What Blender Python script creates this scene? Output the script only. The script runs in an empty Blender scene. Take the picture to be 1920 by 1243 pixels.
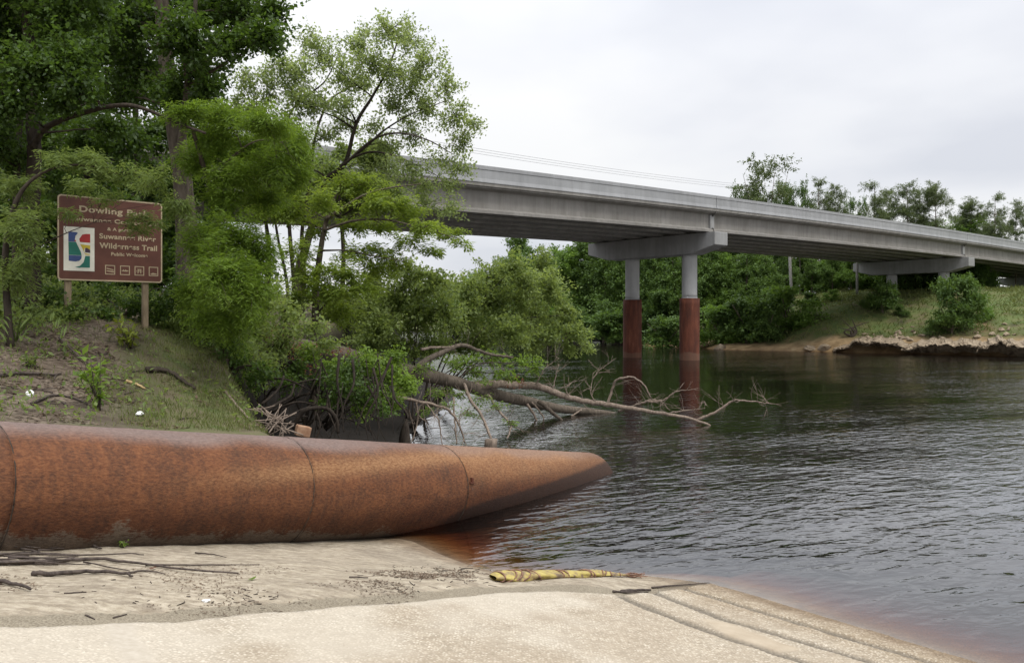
import bpy, math, numpy as np
R = math.radians
rng = np.random.default_rng(7)
SC = bpy.context.scene
COL = SC.collection

# ------------------------------------------------------------------ camera, sky, sun, exposure
CH = 3.35                                   # eye height above the river
cam = bpy.data.cameras.new('camera'); camo = bpy.data.objects.new('camera', cam); COL.objects.link(camo)
camo.location = (0, 0, CH); camo.rotation_euler = (R(90), 0, 0)
cam.sensor_width = 36; cam.lens = 36 * 1550 / 1920; cam.shift_y = -21.5 / 1920
cam.clip_start = .1; cam.clip_end = 4000
SC.camera = camo

SUN_EL, SUN_AZ = 58, 150                    # degrees; azimuth clockwise from +Y (behind and right of the camera)
w = bpy.data.worlds.new('World'); SC.world = w; w.use_nodes = True
nt = w.node_tree; nt.nodes.clear()
def N(t, **k):
    n = nt.nodes.new(t)
    for a, b in k.items(): setattr(n, a, b)
    return n
L = lambda a, b: nt.links.new(a, b)
out = N('ShaderNodeOutputWorld')
sky = N('ShaderNodeTexSky', sky_type='NISHITA'); sky.sun_disc = False
sky.sun_elevation = R(SUN_EL); sky.sun_rotation = R(SUN_AZ)
b1 = N('ShaderNodeBackground'); b1.inputs[1].default_value = .1; L(sky.outputs[0], b1.inputs[0])
tc = N('ShaderNodeTexCoord'); sp = N('ShaderNodeSeparateXYZ'); L(tc.outputs['Generated'], sp.inputs[0])
mx = N('ShaderNodeMath', operation='MAXIMUM'); L(sp.outputs[2], mx.inputs[0]); mx.inputs[1].default_value = 0
ad = N('ShaderNodeMath', operation='ADD'); L(mx.outputs[0], ad.inputs[0]); ad.inputs[1].default_value = .22
dx = N('ShaderNodeMath', operation='DIVIDE'); L(sp.outputs[0], dx.inputs[0]); L(ad.outputs[0], dx.inputs[1])
dy = N('ShaderNodeMath', operation='DIVIDE'); L(sp.outputs[1], dy.inputs[0]); L(ad.outputs[0], dy.inputs[1])
cb = N('ShaderNodeCombineXYZ'); L(dx.outputs[0], cb.inputs[0]); L(dy.outputs[0], cb.inputs[1]); cb.inputs[2].default_value = 3.7
nz = N('ShaderNodeTexNoise'); nz.inputs['Scale'].default_value = .75; nz.inputs['Detail'].default_value = 5; nz.inputs['Roughness'].default_value = .48
L(cb.outputs[0], nz.inputs['Vector'])
cr = N('ShaderNodeValToRGB'); L(nz.outputs[0], cr.inputs[0])
e = cr.color_ramp.elements
e[0].position = .36; e[0].color = (.755, .775, .835, 1)
e[1].position = .60; e[1].color = (1.0, 1.0, 1.0, 1)
el = cr.color_ramp.elements.new(.48); el.color = (.90, .91, .945, 1)
# an overcast sky grows brighter towards the zenith; steepened there to lift the foliage
sq = N('ShaderNodeMath', operation='POWER'); L(mx.outputs[0], sq.inputs[0]); sq.inputs[1].default_value = 2.4
gr = N('ShaderNodeMath', operation='MULTIPLY_ADD'); L(sq.outputs[0], gr.inputs[0]); gr.inputs[1].default_value = 2.1; gr.inputs[2].default_value = .79
b2 = N('ShaderNodeBackground'); L(cr.outputs[0], b2.inputs[0]); L(gr.outputs[0], b2.inputs[1])
ms = N('ShaderNodeMixShader'); ms.inputs[0].default_value = .93
L(b1.outputs[0], ms.inputs[1]); L(b2.outputs[0], ms.inputs[2]); L(ms.outputs[0], out.inputs[0])

sun = bpy.data.lights.new('sun', 'SUN'); suno = bpy.data.objects.new('sun', sun); COL.objects.link(suno)
sun.energy = 1.5; sun.angle = R(14); sun.color = (1, .96, .9)
suno.rotation_euler = (R(90 - SUN_EL), 0, R(180 - SUN_AZ)); suno.location = (0, 0, 60)
vs = SC.view_settings
vs.view_transform = 'Standard'; vs.look = 'None'; vs.gamma = 1; vs.exposure = .28; vs.use_curve_mapping = False
SC.cycles.max_bounces = 8; SC.cycles.transparent_max_bounces = 8
SC.cycles.diffuse_bounces = 5; SC.cycles.glossy_bounces = 3; SC.cycles.transmission_bounces = 4
SC.cycles.sample_clamp_indirect = 6

# ------------------------------------------------------------------ helpers
F, YH = 1550., 600.
def P(px, py, Y):                            # a place given by the direction it is seen in and its distance
    return np.array([(px - 960) / F * Y, Y, CH + (YH - py) / F * Y])
def unit(v): return v / (np.linalg.norm(v, axis=-1, keepdims=True) + 1e-12)
def sstep(x, a, b):
    t = np.clip((x - a) / (b - a), 0, 1); return t * t * (3 - 2 * t)
def smooth(pts, m=6):                        # Catmull-Rom through hand-set points
    p = np.array(pts, float)
    if len(p) < 3: return np.array([p[0] + (p[-1] - p[0]) * t for t in np.linspace(0, 1, m + 1)])
    q = np.vstack([2 * p[0] - p[1], p, 2 * p[-1] - p[-2]]); o = []
    for i in range(1, len(q) - 2):
        for t in np.linspace(0, 1, m, endpoint=False):
            a, b, c, d = q[i - 1:i + 3]
            o.append(.5 * (2 * b + (c - a) * t + (2 * a - 5 * b + 4 * c - d) * t * t + (3 * b - a - 3 * c + d) * t ** 3))
    o.append(p[-1]); return np.array(o)

class Acc:
    def __init__(s): s.v = []; s.q = []; s.t = []; s.n = 0; s.a = []
    def add(s, v, q=None, t=None, a=None):
        v = np.asarray(v, float)
        if q is not None and len(q): s.q.append(np.asarray(q) + s.n)
        if t is not None and len(t): s.t.append(np.asarray(t) + s.n)
        s.v.append(v); s.n += len(v)
        s.a.append(np.zeros(len(v)) if a is None else np.broadcast_to(a, (len(v),)))
    def tube(s, pts, rad, n=6, wob=0, a=None):
        p = np.asarray(pts, float); k = len(p); r = np.broadcast_to(np.asarray(rad, float), (k,)) if np.ndim(rad) else np.full(k, rad)
        d = unit(np.gradient(p, axis=0)); ref = np.array([.31, .17, .93]) if abs(d[0][2]) < .8 else np.array([.93, .31, .1])
        u = unit(np.cross(d, ref)); w_ = np.cross(d, u)
        th = np.arange(n) / n * 2 * np.pi
        rr = r[:, None] * (1 + (wob * rng.normal(size=(k, n)) if wob else 0))
        v = p[:, None] + rr[..., None] * (np.cos(th)[None, :, None] * u[:, None] + np.sin(th)[None, :, None] * w_[:, None])
        i = np.arange(k - 1)[:, None] * n; j = np.arange(n)[None]
        q = np.stack([i + j, i + (j + 1) % n, i + n + (j + 1) % n, i + n + j], -1).reshape(-1, 4)
        base = v.reshape(-1, 3)
        c = np.vstack([p[0], p[-1]]); t = []
        for m in range(n):
            t.append((k * n, (m + 1) % n, m)); t.append((k * n + 1, (k - 1) * n + m, (k - 1) * n + (m + 1) % n))
        s.add(np.vstack([base, c]), q, np.array(t), a)
    def box(s, c, sx, sy, sz, M=np.eye(3), a=None):
        g = np.array([(x, y, z) for x in (-1, 1) for y in (-1, 1) for z in (-1, 1)]) * np.array([sx, sy, sz]) / 2
        s.add(g @ np.asarray(M).T + np.asarray(c), np.array([(0, 1, 3, 2), (4, 6, 7, 5), (0, 4, 5, 1), (2, 3, 7, 6), (0, 2, 6, 4), (1, 5, 7, 3)]), None, a)
    def leaves(s, p, ax, nr, Ls, Ws, a):
        ax = unit(ax); sd = unit(np.cross(ax, nr)); nn = np.cross(sd, ax)
        m = p + ax * (Ls * .45)[:, None] + nn * (Ls * .06)[:, None]
        v = np.stack([p, m + sd * (Ws / 2)[:, None], p + ax * Ls[:, None], m - sd * (Ws / 2)[:, None]], 1).reshape(-1, 3)
        s.add(v, np.arange(len(v)).reshape(-1, 4), None, np.repeat(a, 4))
    def mesh(s, name, org=(0, 0, 0), smooth_=True):
        V = np.vstack(s.v) - np.asarray(org, float)
        q = np.vstack(s.q) if s.q else np.zeros((0, 4), int); t = np.vstack(s.t) if s.t else np.zeros((0, 3), int)
        return mk(name, V, q, t, smooth_, {'v': np.concatenate(s.a)})
def mk(name, V, q, t=None, smooth_=True, attrs=None):
    t = np.zeros((0, 3), int) if t is None else t
    me = bpy.data.meshes.new(name)
    me.vertices.add(len(V)); me.vertices.foreach_set('co', np.ascontiguousarray(V, np.float32).ravel())
    loops = np.concatenate([q.ravel(), t.ravel()]).astype(np.int32)
    me.loops.add(len(loops)); me.loops.foreach_set('vertex_index', loops)
    st = np.concatenate([np.arange(len(q)) * 4, len(q) * 4 + np.arange(len(t)) * 3]).astype(np.int32)
    me.polygons.add(len(st)); me.polygons.foreach_set('loop_start', st)
    me.polygons.foreach_set('use_smooth', np.full(len(st), smooth_))
    for k, x in (attrs or {}).items():
        if np.ndim(x) == 1: me.attributes.new(k, 'FLOAT', 'POINT').data.foreach_set('value', np.ascontiguousarray(x, np.float32))
        else: me.attributes.new(k, 'FLOAT_COLOR', 'POINT').data.foreach_set('color', np.ascontiguousarray(x, np.float32).ravel())
    me.update(calc_edges=True); me.validate(); return me
def link(name, me, mat, parent=None):
    o = bpy.data.objects.new(name, me); COL.objects.link(o)
    if mat and not me.materials: me.materials.append(mat)
    if parent: o.parent = parent
    return o
def tag(o, label=None, cat=None, group=None, kind=None):
    for k, x in (('label', label), ('category', cat), ('group', group), ('kind', kind)):
        if x: o[k] = x
    return o
def thing(name, label, cat, loc=(0, 0, 0), group=None):
    o = bpy.data.objects.new(name, None); COL.objects.link(o); o.location = loc; o.empty_display_size = .2
    return tag(o, label, cat, group)
def copy_tree(o, parent=None):
    c = o.copy(); COL.objects.link(c)
    if parent: c.parent = parent
    for ch in list(o.children): copy_tree(ch, c)
    return c

# ------------------------------------------------------------------ materials
class M:
    def __init__(s, name):
        s.m = bpy.data.materials.new(name); s.m.use_nodes = True; s.t = s.m.node_tree; s.t.nodes.clear()
        s.o = s.n('ShaderNodeOutputMaterial')
    def n(s, t, **k):
        x = s.t.nodes.new(t)
        for a, b in k.items(): setattr(x, a, b)
        return x
    def l(s, a, b): s.t.links.new(a, b)
    def put(s, inp, x):
        if isinstance(x, bpy.types.NodeSocket): s.l(x, inp)
        else: inp.default_value = (*x, 1) if isinstance(x, tuple) and len(x) == 3 and inp.type == 'RGBA' else x
    def pos(s): return s.n('ShaderNodeNewGeometry').outputs['Position']
    def obj(s): return s.n('ShaderNodeTexCoord').outputs['Object']
    def map(s, v, scale=(1, 1, 1), rot=(0, 0, 0)):
        m = s.n('ShaderNodeMapping'); s.l(v, m.inputs[0]); m.inputs['Scale'].default_value = scale; m.inputs['Rotation'].default_value = rot; return m.outputs[0]
    def noise(s, v, sc, det=4, rough=.55, dist=0):
        x = s.n('ShaderNodeTexNoise'); s.l(v, x.inputs['Vector']); x.inputs['Scale'].default_value = sc; x.inputs['Detail'].default_value = det
        x.inputs['Roughness'].default_value = rough; x.inputs['Distortion'].default_value = dist; return x.outputs[0]
    def vor(s, v, sc, feat='F1', o=0):
        x = s.n('ShaderNodeTexVoronoi', feature=feat); s.l(v, x.inputs['Vector']); x.inputs['Scale'].default_value = sc; return x.outputs[o]
    def ramp(s, f, *st):
        r = s.n('ShaderNodeValToRGB'); s.l(f, r.inputs[0]); E = r.color_ramp.elements
        while len(E) < len(st): E.new(.5)
        for el, (p, c) in zip(E, st):
            el.position = p; c = (c, c, c) if not isinstance(c, tuple) else c; el.color = (*c, 1)
        return r.outputs[0]
    def math(s, op, a, b=0., c=0., clamp=False):
        x = s.n('ShaderNodeMath', operation=op); x.use_clamp = clamp
        for i, y in enumerate((a, b, c)): s.put(x.inputs[i], y)
        return x.outputs[0]
    def mix(s, f, a, b, mode='MIX'):
        x = s.n('ShaderNodeMix', data_type='RGBA', blend_type=mode); s.put(x.inputs[0], f); s.put(x.inputs[6], a); s.put(x.inputs[7], b); return x.outputs[2]
    def attr(s, name, o='Fac'): return s.n('ShaderNodeAttribute', attribute_name=name).outputs[o]
    def sep(s, c):
        x = s.n('ShaderNodeSeparateColor'); s.l(c, x.inputs[0]); return x.outputs
    def bump(s, h, st=.5, d=.02, nrm=None):
        b = s.n('ShaderNodeBump'); b.inputs['Strength'].default_value = st; b.inputs['Distance'].default_value = d; s.l(h, b.inputs['Height'])
        if nrm is not None: s.l(nrm, b.inputs['Normal'])
        return b.outputs[0]
    def bsdf(s, col, rough=.8, nrm=None, spec=.3):
        p = s.n('ShaderNodeBsdfPrincipled'); s.put(p.inputs['Base Color'], col); s.put(p.inputs['Roughness'], rough); s.put(p.inputs['Specular IOR Level'], spec)
        if nrm is not None: s.l(nrm, p.inputs['Normal'])
        s.l(p.outputs[0], s.o.inputs[0]); return p

def leaf_mat(name, dark, light, trans=.35, rough=.5, patch=.35):
    m = M(name); v = m.attr('v')
    big = m.noise(m.pos(), patch, 2)
    f = m.math('ADD', m.math('MULTIPLY', v, .7), m.math('MULTIPLY_ADD', big, .8, -.25), clamp=True)
    col = m.mix(f, dark, light)
    p = m.bsdf(col, rough, None, .35)
    tr = m.n('ShaderNodeBsdfTranslucent'); m.l(m.mix(.55, col, (light[0] * 1.35, light[1] * 1.3, light[2] * .6)), tr.inputs[0])
    mi = m.n('ShaderNodeMixShader'); mi.inputs[0].default_value = trans
    m.l(p.outputs[0], mi.inputs[1]); m.l(tr.outputs[0], mi.inputs[2]); m.l(mi.outputs[0], m.o.inputs[0]); return m.m
def bark_mat(name, dark, light, sc=14, bump=.6):
    m = M(name); v = m.map(m.pos(), (1, 1, .25)); n1 = m.noise(v, sc, 6, .6); n2 = m.noise(m.pos(), 1.3, 3)
    f = m.math('ADD', m.math('MULTIPLY', n1, .75), m.math('MULTIPLY', n2, .3), clamp=True)
    m.bsdf(m.ramp(f, (.32, dark), (.68, light)), .9, m.bump(n1, bump, .03), .15); return m.m
def plain_mat(name, a, b, sc=8, rough=.8, bump=.2, spec=.3, metal=0):
    m = M(name); n1 = m.noise(m.pos(), sc, 5)
    p = m.bsdf(m.ramp(n1, (.3, a), (.7, b)), rough, m.bump(n1, bump, .01), spec); p.inputs['Metallic'].default_value = metal; return m.m

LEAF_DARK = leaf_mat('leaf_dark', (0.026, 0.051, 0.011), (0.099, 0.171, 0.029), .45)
LEAF_MID = leaf_mat('leaf_mid', (0.081, 0.124, 0.034), (0.230, 0.301, 0.092), .52)
LEAF_AIRY = leaf_mat('leaf_airy', (0.132, 0.182, 0.066), (0.297, 0.369, 0.165), .58)
LEAF_FEATHER = leaf_mat('leaf_feather', (0.072, 0.126, 0.017), (0.210, 0.318, 0.042), .5)
LEAF_FRESH = leaf_mat('leaf_fresh', (0.084, 0.144, 0.024), (0.222, 0.330, 0.060), .5)
LEAF_SHRUB = leaf_mat('leaf_shrub', (0.095, 0.140, 0.040), (0.269, 0.342, 0.112), .55)
LEAF_LIME = leaf_mat('leaf_lime', (0.102, 0.156, 0.022), (0.276, 0.366, 0.060), .52)
LEAF_FAR = leaf_mat('leaf_far', (0.038, 0.076, 0.019), (0.128, 0.209, 0.046), .38, .6, .16)
LEAF_FARLIGHT = leaf_mat('leaf_far_light', (0.065, 0.124, 0.023), (0.176, 0.286, 0.055), .42, .6, .16)
LEAF_PINE = leaf_mat('leaf_pine', (0.060, 0.086, 0.038), (0.150, 0.192, 0.084), .35, .6, .2)
LEAF_DEAD = leaf_mat('leaf_dead', (.085, .028, .014), (.17, .062, .028), .2, .7)
GRASS = leaf_mat('grass_blades', (.058, .082, .020), (.185, .205, .066), .3, .6, .9)
BARK = bark_mat('bark_brown', (.035, .027, .020), (.14, .115, .09))
BARK_DARK = bark_mat('bark_dark', (.018, .014, .011), (.07, .056, .044))
BARK_PALE = bark_mat('bark_pale', (.07, .058, .045), (.22, .19, .155))
DEADWOOD = bark_mat('dead_wood', (.075, .055, .042), (.27, .215, .17), 18, .5)
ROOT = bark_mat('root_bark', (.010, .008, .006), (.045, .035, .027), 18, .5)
STICK = bark_mat('stick_bark', (.03, .024, .022), (.11, .088, .075), 25, .4)

# ------------------------------------------------------------------ the lie of the land
RIVER = np.array([(200, -110), (60, -46), (20, -9.5), (9, 2.9), (4.6, 8.07), (3.19, 9.76), (2.56, 10.47), (2.0, 10.75), (1.3, 10.95), (.55, 10.85), (.1, 10.85), (-.28, 11.05), (-.75, 11.5),
                  (-1.15, 12.0), (-1.6, 12.6), (-1.9, 13.3), (-2.2, 16), (-2.8, 20), (-3.1, 22.6), (-2.8, 28), (-2.3, 35), (-3.4, 45), (-6, 60), (-9, 90), (-14, 130), (-30, 170), (-80, 230), (-220, 330),
                  (-200, 370), (-60, 260), (-8, 185), (8, 150), (13.4, 130), (17.5, 110), (24, 94), (34, 86.5), (47, 76), (70, 58), (120, 20), (330, -110)], float)
N_LEFT = 28                                  # the first chain is the near bank, the rest the far bank
def seg_dist(x, y, poly, closed=False):
    p = np.stack([x, y], -1); best = np.full(x.shape, 1e9); n = len(poly)
    for i in range(n if closed else n - 1):
        a, b = poly[i], poly[(i + 1) % n]; ab = b - a
        t = np.clip(((p - a) @ ab) / (ab @ ab), 0, 1); d = np.hypot(*(np.moveaxis(p - (a + t[..., None] * ab), -1, 0)))
        best = np.minimum(best, d)
    return best
def inside(x, y, poly):
    c = np.zeros(x.shape, bool); n = len(poly)
    for i in range(n):
        (x1, y1), (x2, y2) = poly[i], poly[(i + 1) % n]
        if y1 == y2: continue
        c ^= ((y1 > y) != (y2 > y)) & (x < (x2 - x1) * (y - y1) / (y2 - y1) + x1)
    return c
def tps(pts):
    p = np.array(pts, float); n = len(p)
    U = lambda r: np.where(r > 1e-9, r * r * np.log(np.maximum(r, 1e-9)), 0)
    K = U(np.hypot(p[:, None, 0] - p[None, :, 0], p[:, None, 1] - p[None, :, 1])) + np.eye(n) * 1e-3
    A = np.zeros((n + 3, n + 3)); A[:n, :n] = K; A[:n, n] = 1; A[:n, n + 1:] = p[:, :2]; A[n, :n] = 1; A[n + 1:, :n] = p[:, :2].T
    w = np.linalg.solve(A, np.concatenate([p[:, 2], np.zeros(3)]))
    def f(x, y):
        z = w[n] + w[n + 1] * x + w[n + 2] * y
        for i in range(n): z = z + w[i] * U(np.hypot(x - p[i, 0], y - p[i, 1]))
        return z
    return f
def ramp_z(x, y): return .175 * (8.75 - (.76 * x + .65 * y))
# the rusty pipe lies between the ramp and the bank: axis point at y = 12, direction, radius
PC = np.array([-2.894, 12, .877]); PD = np.array([.56753, .80856, -.15537]); PR = .75
PU = np.array([.8185, -.57451, 0]); PV = np.cross(PU, PD)
def pipe_hit(px, py):
    o = np.array([0, 0, CH]) - PC; d = np.array([(px - 960) / F, 1, -(py - YH) / F])
    o = o - (o @ PD) * PD; d2 = d - (d @ PD) * PD
    a, b, c = d2 @ d2, 2 * o @ d2, o @ o - PR * PR; s = b * b - 4 * a * c
    t = (-b - math.sqrt(max(s, 0))) / (2 * a); return np.array([0, 0, CH]) + t * d
def on_ramp(px, py):
    d = np.array([(px - 960) / F, 1, -(py - YH) / F]); A = .175 * 8.75; k = .175 * (.76 * d[0] + .65)
    t = (CH - A) / (-d[2] - k); return np.array([0, 0, CH]) + d * t
EL = [on_ramp(*q)[:2] for q in ((-700, 1185), (-300, 1178), (0, 1172), (130, 1168), (240, 1164), (330, 1161), (450, 1150), (560, 1142), (650, 1133), (730, 1128), (800, 1121), (850, 1117), (900, 1112), (960, 1107), (1040, 1106), (1100, 1108), (1165, 1113), (1215, 1107), (1270, 1100), (1330, 1092))]
EL = np.array(EL); RPOLY = np.vstack([EL, [(3.6, 12.2), (9, 13), (16, 4), (16, -7), (-14, -7), (-14, EL[0][1])]])
front = [tuple(pipe_hit(px, py)) for px, py in ((-250, 1040), (-100, 1033), (0, 1029), (150, 1025), (300, 1020), (450, 1016), (600, 1012), (700, 1008))]
front = [(x, y, z - .02) for x, y, z in front]
front += [(x, y, 0) for x, y in RIVER[5:15]]
for (x, y), d in zip(RIVER[3:16], [.9] * 13):
    front += [(x + .76 * 1.5, y + .65 * 1.5, -.30), (x + .76 * 4, y + .65 * 4, -.85)]
for x, y in ((-1, 6.4), (0, 7.4), (1.5, 9.3), (0, 5), (2, 6), (4, 4), (-2, 3), (5, 5.5), (-4, 1), (0, -3), (6, -2), (-6, -4)):
    front.append((x, y, ramp_z(x, y) - .15))
front += [(-4.2, 6.6, 1.24), (-3.2, 7.6, 1.03), (-2.2, 8.6, .78), (-1.2, 9.5, .50), (-.5, 10.2, .24), (-7, 6.5, 1.6), (-9, 4, 1.9)]
for x, y in EL[2:18:2]:                     # sand lies flush with the slab's edge and falls away under it
    front += [(x - .08, y + .18, ramp_z(x - .08, y + .18) - .012), (x + .2, y - .45, ramp_z(x + .2, y - .45) - .12)]
z_front = tps(front)
z_top = tps([(-5.75, 9.25, 2.2), (-4.65, 10.85, 1.96), (-3.65, 12.2, 1.68), (-2.9, 13.2, 1.45), (-6.9, 7.9, 2.4), (-7.6, 14.3, 3.35), (-6.5, 15.4, 3.05), (-5.8, 16.5, 2.75), (-5.3, 13.3, 2.3), (-8, 11.5, 2.8), (-12, 12, 3.6), (-14, 20, 4.2),
             (-8, 20, 3.5), (-7, 28, 3.4), (-10, 40, 4), (-20, 35, 4.6), (-30, 20, 5), (-11, 6, 2.9), (-20, 4, 3.6)])
EDGE = np.array([(-2.4, 11.5), (-3.55, 12.25), (-4.25, 13.6), (-5.4, 16.2), (-6.1, 19), (-6.0, 24), (-5.6, 32), (-6.5, 45), (-9, 60), (-13, 90), (-20, 130)], float)
EDGE_POLY = np.vstack([EDGE, [(-60, 190), (-300, 190), (-300, -50), (-6, -50)]])
def vnoise(x, y, s, seed=0):                 # smooth value noise
    x = np.asarray(x, float) / s + seed * 17.3; y = np.asarray(y, float) / s + seed * 9.1
    xi, yi = np.floor(x).astype(int), np.floor(y).astype(int); fx, fy = x - xi, y - yi
    h = lambda a, b: np.modf(np.abs(np.sin(a * 127.1 + b * 311.7 + seed) * 43758.5453))[0]
    fx, fy = fx * fx * (3 - 2 * fx), fy * fy * (3 - 2 * fy)
    return (h(xi, yi) * (1 - fx) + h(xi + 1, yi) * fx) * (1 - fy) + (h(xi, yi + 1) * (1 - fx) + h(xi + 1, yi + 1) * fx) * fy - .5
def land(x, y, full=False):
    x = np.asarray(x, float); y = np.asarray(y, float)
    dl = seg_dist(x, y, RIVER[:N_LEFT]); df = seg_dist(x, y, RIVER[N_LEFT:]); ins = inside(x, y, RIVER)
    sd = np.where(ins, -np.minimum(dl, df), np.minimum(dl, df)); far = df < dl
    bed = -np.minimum(.18 * np.minimum(dl, df), 2.2)
    # near bank, upstream of the pipe
    ed = np.where(inside(x, y, EDGE_POLY), 1, -1) * seg_dist(x, y, EDGE) + .35 * vnoise(x, y, .7, 9) + .25 * vnoise(x, y, .28, 10)
    top = np.clip(z_top(x, y), 1.2, 5.2) + .10 * vnoise(x, y, 1.1, 1) + .05 * vnoise(x, y, .4, 2)
    low = np.where(sd > 0, np.minimum(.22 * sd, .8), bed) + np.where(sd > 0, .12 * vnoise(x, y, .5, 3), 0)
    left = low + (np.maximum(top, low) - low) * sstep(ed, -.9, .35)
    # far bank
    ledge = sstep(x, 30, 36)
    prof = np.interp(sd, [0, 1, 4, 8, 14, 22, 40, 90], [0, .3, .8, 1.6, 4.0, 5.3, 5.8, 6.2])
    prof2 = np.interp(sd, [0, .6, 3, 6, 12, 20, 30, 90], [.05, .7, 1.5, 2.5, 4.6, 6.3, 7.3, 7.6])
    fz = prof * (1 - ledge) + prof2 * ledge + np.clip(sd / 4, 0, 1) * (.7 * vnoise(x, y, 7, 4) + .35 * vnoise(x, y, 2.2, 5)) + .25 * np.clip(sd, 0, 1) * vnoise(x, y, 1.3, 6)
    farz = np.where(sd > 0, fz, bed)
    back = np.where(far, farz, left)
    # ramp side of the pipe
    q = -((x - PC[0]) * PU[0] + (y - PC[1]) * PU[1])
    fr = z_front(x, y) + np.where(sd > -.2, .035 * vnoise(x, y, .55, 7) + .018 * vnoise(x, y, .2, 8), 0) * (1 - sstep(y + x * 1.15, 9, 9.0))
    rr = np.hypot(x, y - 4)
    gen = np.where(sd > 0, np.minimum(.17 * sd, 3.2), bed)
    fr = fr + (gen - fr) * sstep(rr, 11, 16)
    wq = sstep(q, -.25, .35)
    z = fr + (back - fr) * np.maximum(wq, far * 1.)
    # past the tip of the pipe both sides are river bed
    if full: return z, sd, far, ed, q, ledge
    return z
def G(px, py, lo=3.0, hi=160.):              # where a line of sight meets the ground
    Y = np.concatenate([np.linspace(lo, 30, 900), np.linspace(30.1, hi, 900)])
    x = (px - 960) / F * Y; z = CH + (YH - py) / F * Y; g = land(x, Y); k = np.argmax(g >= z)
    return np.array([x[k], Y[k], g[k]])

def axis(lo, hi, a, b, d, big, cap, far_cap_at):
    c = list(np.arange(a, b, d)); s = d; v = c[-1]
    while v < hi:
        s = min(s * 1.10, cap if v < far_cap_at else big); v += s; c.append(v)
    s = d; v = c[0]; pre = []
    while v > lo:
        s = min(s * 1.14, big); v -= s; pre.append(v)
    return np.array(pre[::-1] + c)
GX = axis(-1500, 1500, -8, 5.0, .085, 120, 1.1, 75); GY = axis(-80, 2200, 4.5, 16.5, .085, 120, 1.1, 125)
X, Y = np.meshgrid(GX, GY); Z, SD, FARB, ED, QQ, LEDGE = land(X, Y, True)
def grid_faces(ny, nx):
    i = np.arange(ny - 1)[:, None] * nx + np.arange(nx - 1)[None]
    return np.stack([i, i + 1, i + nx + 1, i + nx], -1).reshape(-1, 4)
# where the ground is sand, turf or leaf litter
nA = vnoise(X, Y, 1.6, 11) + .6 * vnoise(X, Y, .5, 12)
frontside = (1 - sstep(QQ, -.1, .2)) * (1 - FARB)
sand = frontside.copy()
bank = (1 - frontside) * (1 - FARB)
grass_w = bank * np.maximum(sstep(X * .8 + nA * 2.6, -5.3, -3.9), 1 - sstep(ED + nA * .9, .9, 2.4)) * sstep(ED, -.1, .4)
litter_w = bank * (1 - grass_w)
beach = FARB * (Y < 118) * (1 - sstep(SD + nA * 2, 2.5, 5.0)); path = FARB * np.exp(-((X - 49.5 - .28 * (Y - 90)) / 1.2) ** 2) * (SD > 5)
fargrass = FARB * sstep(SD + nA * 2, 2.5, 5.0) * (1 - .7 * sstep(nA, .15, .6))
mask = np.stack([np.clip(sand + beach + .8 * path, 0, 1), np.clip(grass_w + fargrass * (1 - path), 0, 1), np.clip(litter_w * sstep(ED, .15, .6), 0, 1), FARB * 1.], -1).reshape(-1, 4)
wet = (1 - sstep(Z + .03 * nA, .015, .10)).ravel()
def ground_mat():
    m = M('ground'); p = m.pos(); mk_ = m.n('ShaderNodeAttribute', attribute_name='mask'); c = m.sep(mk_.outputs['Color']); farb = mk_.outputs['Alpha']
    n1 = m.noise(p, 2.2, 6, .62); n2 = m.noise(p, 14, 5, .6); n3 = m.noise(p, 70, 3, .6); n4 = m.noise(m.map(p, (.55, 1.5, 1)), 7, 7, .72)
    shaded_soil = m.ramp(n2, (.3, (.006, .0048, .004)), (.7, (.020, .015, .011)))  # near-black soil, with the shade under the bank's overhang put into it
    s1 = m.ramp(n2, (.3, (.27, .225, .16)), (.7, (.45, .395, .305)))
    s2 = m.mix(m.math('MULTIPLY', m.ramp(n4, (.44, 0.), (.62, 1.)), .62), s1, (.135, .105, .075))       # washed-in bark and leaf bits
    s3 = m.mix(m.ramp(n3, (.60, 0.), (.70, .8)), s2, (.13, .10, .072))
    tan = m.ramp(m.noise(p, .8, 6, .65), (.3, (.13, .085, .040)), (.55, (.27, .19, .10)), (.75, (.36, .28, .17)))
    n5 = m.noise(p, .9, 5, .6); s3 = m.mix(m.math('MULTIPLY', m.ramp(n5, (.48, 0.), (.66, 1.)), .5), s3, (.17, .14, .105))
    sh = m.attr('shoulder'); s3 = m.mix(m.ramp(m.math('MULTIPLY_ADD', m.math('SUBTRACT', n2, .5), 1.1, sh), (.35, 0.), (.55, .85)), s3, m.ramp(n3, (.35, (.12, .10, .07)), (.65, (.27, .235, .175))))
    sandc = m.mix(farb, s3, tan)
    g1 = m.ramp(n1, (.32, (.115, .09, .062)), (.48, (.115, .105, .055)), (.66, (.075, .098, .030)))
    gf = m.ramp(m.noise(p, .45, 7, .7), (.32, (.135, .105, .060)), (.46, (.105, .120, .040)), (.60, (.075, .115, .030)), (.72, (.12, .10, .058)))
    gr_ = m.mix(farb, g1, gf)
    lit = m.mix(m.ramp(n2, (.45, 0.), (.62, 1.)), m.ramp(n1, (.3, (.055, .040, .028)), (.7, (.20, .16, .12))), (.060, .043, .030))
    col = m.mix(c[0], shaded_soil, sandc); col = m.mix(c[2], col, lit); col = m.mix(c[1], col, gr_)
    w_ = m.attr('wet'); col = m.mix(m.math('MULTIPLY', w_, .62), col, m.mix(1., col, (.42, .30, .20), 'MULTIPLY'))
    h = m.math('ADD', m.math('MULTIPLY', n2, .7), m.math('MULTIPLY', n3, .3))
    m.bsdf(col, m.math('MULTIPLY_ADD', w_, -.45, .95), m.bump(h, .7, .03), .25); return m.m
edg = np.exp(-(np.maximum(seg_dist(X, Y, EL) - .12, 0) / .14) ** 2).ravel()
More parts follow.
